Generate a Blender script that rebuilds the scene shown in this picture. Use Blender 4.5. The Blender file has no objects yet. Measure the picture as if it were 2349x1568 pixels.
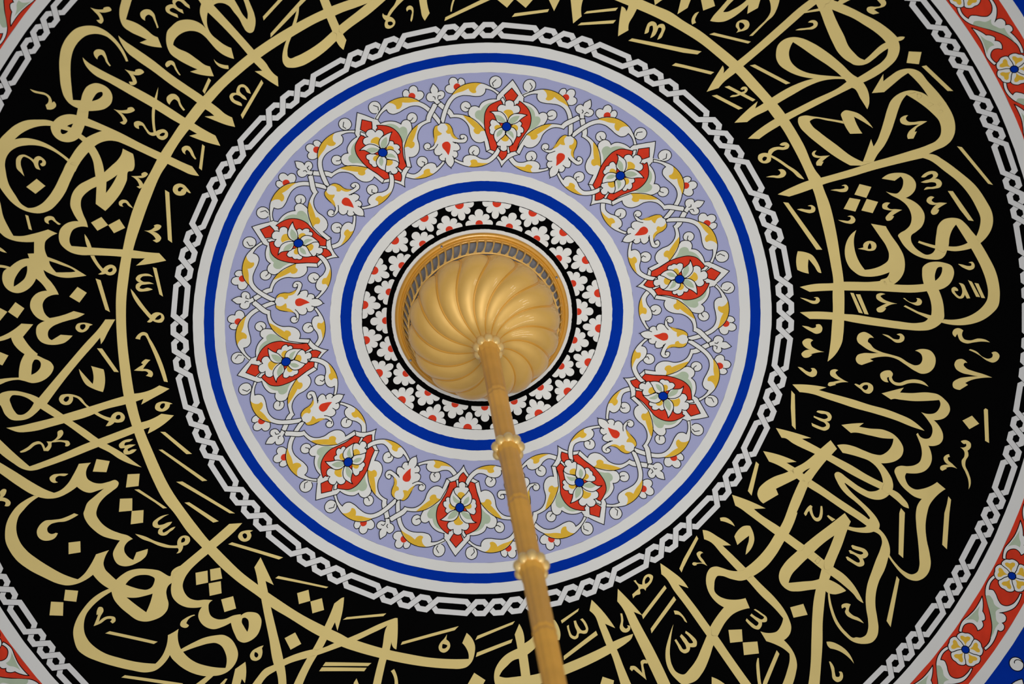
# Painted mosque dome seen from below, with the fluted gilt canopy and stem of a hanging chandelier.
import bpy, math, random
import numpy as np
from mathutils import Vector, Matrix
from mathutils.geometry import delaunay_2d_cdt

# ------------------------------------------------------------------ camera, world, lights, exposure
scene = bpy.context.scene
COL = scene.collection
APEX = 13.10            # height of the dome's crown above the floor (m)
RS = 4.1874             # radius of the dome's sphere (m)

cam_data = bpy.data.cameras.new("camera")
cam = bpy.data.objects.new("camera", cam_data)
COL.objects.link(cam)
cam_data.sensor_fit = 'HORIZONTAL'
cam_data.sensor_width = 36.0
cam_data.lens = 122.605
cam_data.dof.use_dof = True
cam_data.dof.focus_distance = 12.15
cam_data.dof.aperture_fstop = 3.4
Rc = [[0.984234, 0.176401, -0.012897], [0.162843, -0.932214, -0.323202], [-0.069036, 0.316006, -0.946242]]
M = Matrix(Rc).to_4x4()
M.translation = Vector((-0.06947, -3.81947, -11.52813 + APEX))
cam.matrix_world = M
scene.camera = cam

vs = scene.view_settings
vs.view_transform = 'Standard'
vs.look = 'None'
vs.gamma = 1.0
vs.use_curve_mapping = False
vs.exposure = 0.0

world = bpy.data.worlds.new("hall_ambience")
scene.world = world
world.use_nodes = True
wbg = world.node_tree.nodes["Background"]
wbg.inputs[0].default_value = (1.0, 0.99, 0.97, 1)
wbg.inputs[1].default_value = 0.385

def lamp(name, kind, loc, target, energy, color=(1, 1, 1), **kw):
    d = bpy.data.lights.new(name, kind)
    d.energy = energy
    d.color = color
    for k, v in kw.items():
        setattr(d, k, v)
    o = bpy.data.objects.new(name, d)
    COL.objects.link(o)
    o.location = loc
    o.rotation_euler = (Vector(target) - Vector(loc)).to_track_quat('-Z', 'Y').to_euler()
    return o

# added unseen fill spot, cone narrowed to imitate lens vignetting, and five tall hall windows on one side
lamp("dome_fill_spot", 'SPOT', (0.6, -3.2, APEX - 9.0), (0.10, 0.05, APEX), 1640, (1.0, 0.985, 0.96),
     spot_size=math.radians(27.9), spot_blend=0.62, shadow_soft_size=1.6)
for k in range(5):
    a = math.radians(-34 + 19 * k)
    lamp("hall_window_light", 'AREA', (7.2 * math.cos(a), 7.2 * math.sin(a), APEX - 5.0), (0, 0, APEX - 0.3), 18,
         (1.0, 0.98, 0.95), shape='RECTANGLE', size=0.45, size_y=1.0)

# ------------------------------------------------------------------ materials
def srgb(r, g, b):
    f = lambda c: (c / 255 / 12.92) if c / 255 <= 0.04045 else ((c / 255 + 0.055) / 1.055) ** 2.4
    return (f(r), f(g), f(b))

WHITE_LIN = srgb(197, 197, 193)[1]
def paint_mat(name, rgb, rough=0.7, spec=0.08, var=0.05, scale=18.0, stretch=None):
    m = bpy.data.materials.new(name)
    m.use_nodes = True
    nt = m.node_tree
    b = nt.nodes["Principled BSDF"]
    col = [min(1.0, c / WHITE_LIN * 0.78) for c in srgb(*rgb)]
    tc = nt.nodes.new("ShaderNodeTexCoord")
    mp = nt.nodes.new("ShaderNodeMapping")
    if stretch:
        mp.inputs["Scale"].default_value = stretch
    nz = nt.nodes.new("ShaderNodeTexNoise")
    nz.inputs["Scale"].default_value = scale
    nz.inputs["Detail"].default_value = 4
    rp = nt.nodes.new("ShaderNodeValToRGB")
    rp.color_ramp.elements[0].position = 0.3
    rp.color_ramp.elements[1].position = 0.7
    rp.color_ramp.elements[0].color = [c * (1 - var) for c in col] + [1]
    rp.color_ramp.elements[1].color = [min(1, c * (1 + var)) for c in col] + [1]
    nt.links.new(tc.outputs["Object"], mp.inputs["Vector"])
    nt.links.new(mp.outputs["Vector"], nz.inputs["Vector"])
    nt.links.new(nz.outputs["Fac"], rp.inputs["Fac"])
    nt.links.new(rp.outputs["Color"], b.inputs["Base Color"])
    b.inputs["Roughness"].default_value = rough
    b.inputs["Specular IOR Level"].default_value = spec
    return m

MAT = {
    'white': paint_mat("white_paint", (197, 197, 193), var=0.02, scale=4),
    'chain': paint_mat("chain_white_paint", (194, 194, 192), var=0.02, scale=4),
    'motif': paint_mat("motif_white_paint", (200, 200, 196), var=0.02, scale=4),
    'lav': paint_mat("lavender_paint", (146, 149, 182), var=0.02, scale=3),
    'blue': paint_mat("cobalt_paint", (0, 41, 140), var=0.05, scale=10, spec=0.03),
    'black': paint_mat("black_paint", (3, 3, 3), var=0.15, scale=6, spec=0.015),
    'ink': paint_mat("ink_line_paint", (13, 13, 15), var=0.15, scale=20, spec=0.03),
    'gold': paint_mat("pale_gold_paint", (201, 181, 117), var=0.035, scale=7),
    'red': paint_mat("vermilion_paint", (189, 51, 29), var=0.10, scale=30, stretch=(1, 0.35, 1)),
    'yellow': paint_mat("ochre_paint", (198, 159, 50), var=0.05, scale=30),
    'sage': paint_mat("sage_paint", (155, 169, 145), var=0.04, scale=25),
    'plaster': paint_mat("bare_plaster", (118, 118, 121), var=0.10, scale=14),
}

def gilt_mat(name, rgb, rough, metallic, coat=0.5):
    m = bpy.data.materials.new(name)
    m.use_nodes = True
    nt = m.node_tree
    b = nt.nodes["Principled BSDF"]
    nz = nt.nodes.new("ShaderNodeTexNoise")
    nz.inputs["Scale"].default_value = 9
    nz.inputs["Detail"].default_value = 5
    tc = nt.nodes.new("ShaderNodeTexCoord")
    nt.links.new(tc.outputs["Object"], nz.inputs["Vector"])
    rp = nt.nodes.new("ShaderNodeValToRGB")
    c = srgb(*rgb)
    rp.color_ramp.elements[0].position = 0.3
    rp.color_ramp.elements[1].position = 0.7
    rp.color_ramp.elements[0].color = [x * 0.93 for x in c] + [1]
    rp.color_ramp.elements[1].color = [min(1, x * 1.05) for x in c] + [1]
    nt.links.new(nz.outputs["Fac"], rp.inputs["Fac"])
    nt.links.new(rp.outputs["Color"], b.inputs["Base Color"])
    b.inputs["Roughness"].default_value = rough
    b.inputs["Metallic"].default_value = metallic
    b.inputs["Specular IOR Level"].default_value = 0.8 if coat else 0.3
    b.inputs["Coat Weight"].default_value = coat
    b.inputs["Coat Roughness"].default_value = 0.07
    return m

GILT = gilt_mat("gilt_metal", (234, 186, 90), 0.46, 0.25)
GILT_STEM = gilt_mat("stem_gilt_metal", (248, 184, 76), 0.50, 0.12, coat=0.0)
GILT_DEEP = gilt_mat("deep_gilt_metal", (214, 152, 36), 0.42, 0.25)
GILT_PALE = gilt_mat("pale_gilt_metal", (244, 208, 128), 0.40, 0.25)
GILT_AMBER = gilt_mat("amber_gilt_metal", (228, 164, 46), 0.40, 0.25)
STEEL = gilt_mat("steel_screw", (150, 150, 155), 0.35, 0.9)

# ------------------------------------------------------------------ helpers
def on_dome(xy, h=0.0):
    """plan points (N,2) -> points on the dome's inner face, h metres proud of it"""
    xy = np.asarray(xy, float)
    z = np.sqrt(RS * RS - xy[:, 0] ** 2 - xy[:, 1] ** 2)
    d = np.stack([xy[:, 0], xy[:, 1], z], 1) / RS
    p = d * (RS - h)
    p[:, 2] += APEX - RS
    return p

def link(o, parent=None):
    COL.objects.link(o)
    if parent is not None:
        o.parent = parent
    return o

def mesh_obj(name, verts, faces, mats, parent=None, mat_idx=None, smooth=False):
    me = bpy.data.meshes.new(name)
    me.from_pydata([tuple(v) for v in verts], [], [tuple(int(i) for i in f) for f in faces])
    for m in mats:
        me.materials.append(m)
    if mat_idx is not None:
        me.polygons.foreach_set("material_index", np.asarray(mat_idx, np.int32))
    if smooth:
        me.polygons.foreach_set("use_smooth", np.ones(len(me.polygons), bool))
    me.update()
    return link(bpy.data.objects.new(name, me), parent)

def smooth_loop(pts, corner, step):
    """closed curve through pts; straight or sharp at corner points"""
    keep = [i for i in range(len(pts)) if corner[i] or np.linalg.norm(pts[i] - pts[i - 1]) > step * 0.5]
    P = pts[keep]
    C = [corner[i] for i in keep]
    n = len(P)
    out = []
    def tan(a, b, c):
        la = np.linalg.norm(b - a) + 1e-9
        lb = np.linalg.norm(c - b) + 1e-9
        return ((b - a) / la * lb + (c - b) / lb * la) / (la + lb)
    for i in range(n):
        p1, p2 = P[i], P[(i + 1) % n]
        c1, c2 = C[i], C[(i + 1) % n]
        L = np.linalg.norm(p2 - p1) + 1e-9
        u = (p2 - p1) / L
        if c1 and c2:
            m = max(1, int(L / (step * 5) + 0.5))
            for k in range(m):
                out.append(p1 + (p2 - p1) * (k / m))
            continue
        t1 = None if c1 else tan(P[i - 1], p1, p2)
        t2 = None if c2 else tan(p1, p2, P[(i + 2) % n])
        if t1 is None:
            t1 = 2 * u - t2
            t1 = t1 / max(1, np.linalg.norm(t1))
        if t2 is None:
            t2 = 2 * u - t1
            t2 = t2 / max(1, np.linalg.norm(t2))
        m = max(1, int(L / step + 0.5))
        for k in range(m):
            t = k / m
            out.append((2*t**3-3*t*t+1)*p1 + (t**3-2*t*t+t)*L*t1 + (-2*t**3+3*t*t)*p2 + (t**3-t*t)*L*t2)
    return np.array(out)

def inside(loops, q):
    r = np.zeros(len(q), bool)
    for P in loops:
        A, B = P, np.roll(P, -1, 0)
        dy = B[:, 1] - A[:, 1]
        dy = np.where(np.abs(dy) < 1e-12, 1e-12, dy)
        for s in range(0, len(q), 4000):
            Q = q[s:s + 4000]
            y = Q[:, 1][:, None]
            c = (A[:, 1][None] <= y) != (B[:, 1][None] <= y)
            x = A[:, 0][None] + (y - A[:, 1][None]) / dy[None] * (B[:, 0] - A[:, 0])[None]
            r[s:s + 4000] ^= ((c & (x > Q[:, 0][:, None])).sum(1) % 2).astype(bool)
    return r

def fill(loops):
    """even-odd fill of closed loops -> (points2d, triangles)"""
    pts, edges = [], []
    for L in loops:
        k = len(pts)
        n = len(L)
        pts += [Vector((float(p[0]), float(p[1]))) for p in L]
        edges += [(k + i, k + (i + 1) % n) for i in range(n)]
    allp = np.concatenate(loops)
    lo, hi = allp.min(0), allp.max(0)
    g = 0.03
    if min(hi - lo) > 0.05:
        gx, gy = np.meshgrid(np.arange(lo[0] + g / 2, hi[0], g), np.arange(lo[1] + g / 2, hi[1], g))
        q = np.stack([gx.ravel(), gy.ravel()], 1)
        q = q[inside(loops, q)]
        if len(q):
            q = q[[np.min(np.sum((allp - a) ** 2, 1)) > 0.012 ** 2 for a in q]]
        pts += [Vector((float(a[0]), float(a[1]))) for a in q]
    v, e, f, _, _, _ = delaunay_2d_cdt(pts, edges, [], 0, 1e-7)
    v = np.array([(a[0], a[1]) for a in v])
    f = np.array([t for t in f if len(t) == 3])
    cen = v[f].mean(1)
    f = f[inside(loops, cen)]
    return v, f

def ribbon(line, w, closed):
    """flat strip of width w along a plan polyline -> (points2d, quads)"""
    P = np.asarray(line)
    n = len(P)
    if closed:
        d0 = P - np.roll(P, 1, 0)
        d1 = np.roll(P, -1, 0) - P
    else:
        d1 = np.vstack([P[1:] - P[:-1], P[-1:] - P[-2:-1]])
        d0 = np.vstack([P[1:2] - P[0:1], P[1:] - P[:-1]])
    d0 = d0 / (np.linalg.norm(d0, axis=1, keepdims=True) + 1e-12)
    d1 = d1 / (np.linalg.norm(d1, axis=1, keepdims=True) + 1e-12)
    t = d0 + d1
    ln = np.linalg.norm(t, axis=1, keepdims=True)
    t = np.where(ln > 1e-6, t / np.maximum(ln, 1e-6), d1)
    nrm = np.stack([-t[:, 1], t[:, 0]], 1)
    c = np.clip((nrm * np.stack([-d1[:, 1], d1[:, 0]], 1)).sum(1), 0.45, 1)[:, None]
    a, b = P + nrm * w / 2 / c, P - nrm * w / 2 / c
    v = np.concatenate([a, b])
    m = n if closed else n - 1
    f = [(i, (i + 1) % n, n + (i + 1) % n, n + i) for i in range(m)]
    return v, f

INK_W = 0.0028
def paint(name, loops, h, mat, parent=None, ink=0, lines=(), base=0.0, skirt=True):
    """one painted shape: loops in plan metres, raised h above the dome with a closed edge; ink: 1 outlined, 2 only along its two long sides"""
    v2, tri = fill(loops)
    V = [on_dome(v2, h)]
    F = [tuple(t) for t in tri]
    MI = [0] * len(F)
    k = len(v2)
    if skirt:
        for L in loops:
            n = len(L)
            V += [on_dome(L, h), on_dome(L, base)]
            F += [(k + i, k + (i + 1) % n, k + n + (i + 1) % n, k + n + i) for i in range(n)]
            MI += [0] * n
            k += 2 * n
    strips = []
    if ink == 1:
        strips += [(L, True) for L in loops]
    strips += [(l, False) for l in lines]
    for L, closed in strips:
        rv, rf = ribbon(L, INK_W, closed)
        V.append(on_dome(rv, h + 0.00010))
        F += [tuple(k + i for i in q) for q in rf]
        MI += [1] * len(rf)
        k += len(rv)
    V = np.concatenate(V)
    return mesh_obj(name, V, F, [MAT[mat], MAT['ink']], parent, MI)

def decode(s, unit):
    loops = []
    for part in s.split('/'):
        pts, cor = [], []
        for t in part.split():
            c = t.endswith('!')
            x, y = t.rstrip('!').split(',')
            pts.append((int(x) * unit, int(y) * unit))
            cor.append(c)
        loops.append((np.array(pts, float), cor))
    return loops

def set_props(o, label=None, cat=None, kind=None, group=None):
    if label: o["label"] = label
    if cat: o["category"] = cat
    if kind: o["kind"] = kind
    if group: o["group"] = group
    return o

def copies(root, n, phase, step):
    """rotated copies about the dome's axis of a part and its sub-parts"""
    kids = list(root.children)
    for i in range(1, n):
        c = root.copy()
        COL.objects.link(c)
        c.parent = root.parent
        c.rotation_euler = (0, 0, phase + step * i)
        for ch in kids:
            d = ch.copy()
            COL.objects.link(d)
            d.parent = c
    root.rotation_euler = (0, 0, phase)

rnd = random.Random(4)
def wob(theta, seed, amp=0.0005):
    return amp * (np.sin(theta * 37 + seed) + 0.7 * np.sin(theta * 83 + 2.1 * seed) + 0.5 * np.sin(theta * 151 + 3.3 * seed))

def ring(name, r0, r1, h, mat, label, parent=None, seed=1.0, seg=480):
    th = np.linspace(0, 2 * math.pi, seg, endpoint=False)
    nr = max(2, int((r1 - r0) / 0.04) + 1)
    V, F = [], []
    for j in range(nr + 1):
        r = np.full(seg, r0 + (r1 - r0) * j / nr)
        if j == 0: r = r + wob(th, seed) * (r0 > 0.05)
        if j == nr: r = r + wob(th, seed + 5)
        V.append(on_dome(np.stack([r * np.cos(th), r * np.sin(th)], 1), h))
    for j in range(nr):
        F += [(j * seg + i, (j + 1) * seg + i, (j + 1) * seg + (i + 1) % seg, j * seg + (i + 1) % seg) for i in range(seg)]
    k = (nr + 1) * seg
    for j in (0, nr):
        V.append(V[j].copy())
        V.append(on_dome(V[j][:, :2] * (RS / (RS - h)), 0.0))
        F += [(k + i, k + (i + 1) % seg, k + seg + (i + 1) % seg, k + seg + i) for i in range(seg)]
        k += 2 * seg
    o = mesh_obj(name, np.concatenate(V), F, [MAT[mat]], parent, smooth=True)
    if parent is None:
        set_props(o, label, "ceiling band", "structure")
    return o

# ------------------------------------------------------------------ the dome shell
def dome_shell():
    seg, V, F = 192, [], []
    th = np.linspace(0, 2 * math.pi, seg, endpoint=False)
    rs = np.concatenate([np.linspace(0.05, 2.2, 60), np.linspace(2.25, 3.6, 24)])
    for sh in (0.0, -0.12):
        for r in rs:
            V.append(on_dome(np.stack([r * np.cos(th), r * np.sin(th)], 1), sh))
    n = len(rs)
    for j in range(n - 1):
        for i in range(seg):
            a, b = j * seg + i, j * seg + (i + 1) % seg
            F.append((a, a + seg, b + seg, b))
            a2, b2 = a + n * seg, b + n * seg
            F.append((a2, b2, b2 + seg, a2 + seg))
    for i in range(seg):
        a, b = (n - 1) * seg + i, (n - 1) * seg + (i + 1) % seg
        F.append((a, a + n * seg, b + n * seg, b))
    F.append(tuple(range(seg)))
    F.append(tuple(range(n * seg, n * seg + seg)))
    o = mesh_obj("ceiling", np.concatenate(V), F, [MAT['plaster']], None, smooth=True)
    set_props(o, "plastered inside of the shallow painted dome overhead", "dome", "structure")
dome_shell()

mm = 0.001
R_FL0, R_FL1 = 0.3148, 0.4178
ring("trim_1", 0.288, R_FL0, 0.8*mm, 'white', "narrow white ring painted around the gilt canopy", seed=1.3)
flower_band = ring("trim_2", R_FL0, R_FL1, 1.0*mm, 'black', "black ring filled with two rows of white half daisies", seed=2.2)
ring("trim_3", R_FL1, 0.4545, 0.8*mm, 'white', "white ring just outside the daisy ring", seed=3.1)
ring("trim_4", 0.4545, 0.4918, 1.0*mm, 'blue', "smaller cobalt blue ring inside the lavender band", seed=4.7)
ring("trim_5", 0.4918, 0.5284, 0.8*mm, 'white', "white ring between small blue ring and lavender band", seed=5.2)
lav_band = ring("trim_6", 0.5284, 0.8912, 0.6*mm, 'lav', "wide lavender band painted with palmettes, tulips and scrolling vines", seed=6.4)
ring("trim_7", 0.8912, 0.9276, 0.8*mm, 'white', "white ring between lavender band and large blue ring", seed=7.9)
ring("trim_8", 0.9276, 0.9620, 1.0*mm, 'blue', "larger cobalt blue ring outside the lavender band", seed=8.1)
ring("trim_9", 0.9620, 0.9997, 0.8*mm, 'white', "white ring edging the black calligraphy band on its inside", seed=9.5)
script_band = ring("trim_10", 0.9997, 1.8823, 0.6*mm, 'black', "broad black band carrying pale gold Arabic calligraphy between two white chains", seed=10.2)
ring("trim_11", 1.8823, 1.9203, 0.8*mm, 'white', "white ring edging the black calligraphy band on its outside", seed=11.8)
red_band = ring("trim_12", 1.9203, 2.0555, 0.6*mm, 'red', "red flower border at the corners of the picture", seed=12.6)
ring("trim_13", 2.0555, 2.0907, 0.8*mm, 'white', "white ring between red flower border and blue outer field", seed=13.3)
blue_field = ring("trim_14", 2.0907, 3.5, 0.6*mm, 'blue', "deep blue outer field of the dome with white scrolls", seed=14.1)

# ------------------------------------------------------------------ daisy ring
def daisy(name, base_r, sign, size, dot, ang_rad):
    """half daisy of five lobes standing on the circle base_r; sign +1 points outward, -1 inward"""
    b = [-16, 30, 70, 110, 150, 196]
    tips = [0.048, 0.047, 0.0575, 0.047, 0.048]
    notch = [0.024, 0.030, 0.031, 0.031, 0.030, 0.024]
    pts = []
    for a in np.arange(0, 181, 2.0):
        i = max(k for k in range(5) if a >= b[k])
        u = (a - b[i]) / (b[i + 1] - b[i])
        rn = notch[i] + (notch[i + 1] - notch[i]) * u
        r = (rn + (tips[i] - rn) * max(0.0, math.sin(math.pi * u)) ** 0.42) * size
        pts.append((r * math.cos(math.radians(a)), r * math.sin(math.radians(a))))
    for x in np.linspace(-0.9, 0.9, 6):
        pts.append((x * 0.045 * size, 0.0))
    def place(p):
        out = []
        for x, y in p:
            r = base_r + sign * y
            out.append((r * math.cos(x / base_r), r * math.sin(x / base_r)))
        return np.array(out)
    body = paint(name, [place(pts)], 1.4*mm, 'motif', flower_band)
    half = [(dot * math.cos(t), 0.003 + dot * math.sin(t)) for t in np.linspace(-0.2, math.pi + 0.2, 22)]
    half = [(x, max(0.0, y)) for x, y in half]
    paint("red_eye", [place(half)], 1.7*mm, 'red', body)
    return body

d = daisy("half_daisy", 0.4160, -1, 1.06, 0.0152, 0)
set_props(d, "white half daisy with red eye growing from the outer edge")
copies(d, 20, math.radians(-1.35), math.radians(18))
d = daisy("half_daisy", 0.3325, 1, 0.98, 0.0125, 0)
set_props(d, "white half daisy with red eye growing from the inner edge")
copies(d, 20, math.radians(7.9), math.radians(18))

# ------------------------------------------------------------------ woven chains
def chain(r0, half, w, period, small, phase, count, label):
    """interlaced white chain: every link is one Z-shaped strap, over at its middle crossing"""
    dd = half - w / 2
    S = math.radians(small) * r0
    Lg = math.radians(period) * r0 - 3 * S
    de = 0.29 * S
    gap = 0.0016
    cross = [0.0, Lg, Lg + S, Lg + 2 * S]           # long link lies between the first two
    tot = Lg + 3 * S
    def X(i):
        return cross[i % 4] + tot * (i // 4)
    d1 = np.array([2 * de, 2 * dd]); d1 /= np.linalg.norm(d1)
    d2 = np.array([2 * de, -2 * dd]); d2 /= np.linalg.norm(d2)
    sn = abs(d1[0] * d2[1] - d1[1] * d2[0])
    t = (w / 2 + gap) / sn
    def line_x(p, u, q, v):
        A = np.array([[u[0], -v[0]], [u[1], -v[1]]])
        s = np.linalg.solve(A, q - p)
        return p + u * s[0]
    for i in range(4):
        a, b, c = X(i - 1), X(i), X(i + 1)
        cl = [np.array([a, 0.0]) + d2 * t, np.array([a + de, -dd]), np.array([b - de, -dd]), np.array([b + de, dd]),
              np.array([c - de, dd]), np.array([c, 0.0]) - d2 * t]
        side = []
        for sg in (1, -1):
            seg = []
            for k in range(5):
                u = cl[k + 1] - cl[k]; u = u / np.linalg.norm(u)
                nn = np.array([-u[1], u[0]]) * sg * w / 2
                seg.append((cl[k] + nn, u))
            pts = [line_x(seg[0][0], seg[0][1], cl[0], d1)]
            for k in range(4):
                pts.append(line_x(seg[k][0], seg[k][1], seg[k + 1][0], seg[k + 1][1]))
            pts.append(line_x(seg[4][0], seg[4][1], cl[5], d1))
            side.append(pts)
        loop = np.array(side[0] + side[1][::-1])
        th = (loop[:, 0] - Lg / 2) / r0
        rr = r0 + loop[:, 1]
        xy = np.stack([rr * np.cos(th), rr * np.sin(th)], 1)
        L = smooth_loop(xy, [True] * len(xy), 0.006)
        o = paint("chain_link", [L], 1.4*mm, 'chain', script_band)
        set_props(o, label)
        copies(o, count, math.radians(phase), math.radians(period))

chain(1.0462, 0.0295, 0.0188, 18.0, 3.45, -2.16, 20, "white strap of the inner woven chain")
chain(1.8436, 0.0278, 0.0178, 9.0, 1.69, -2.22, 40, "white strap of the outer woven chain")

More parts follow.
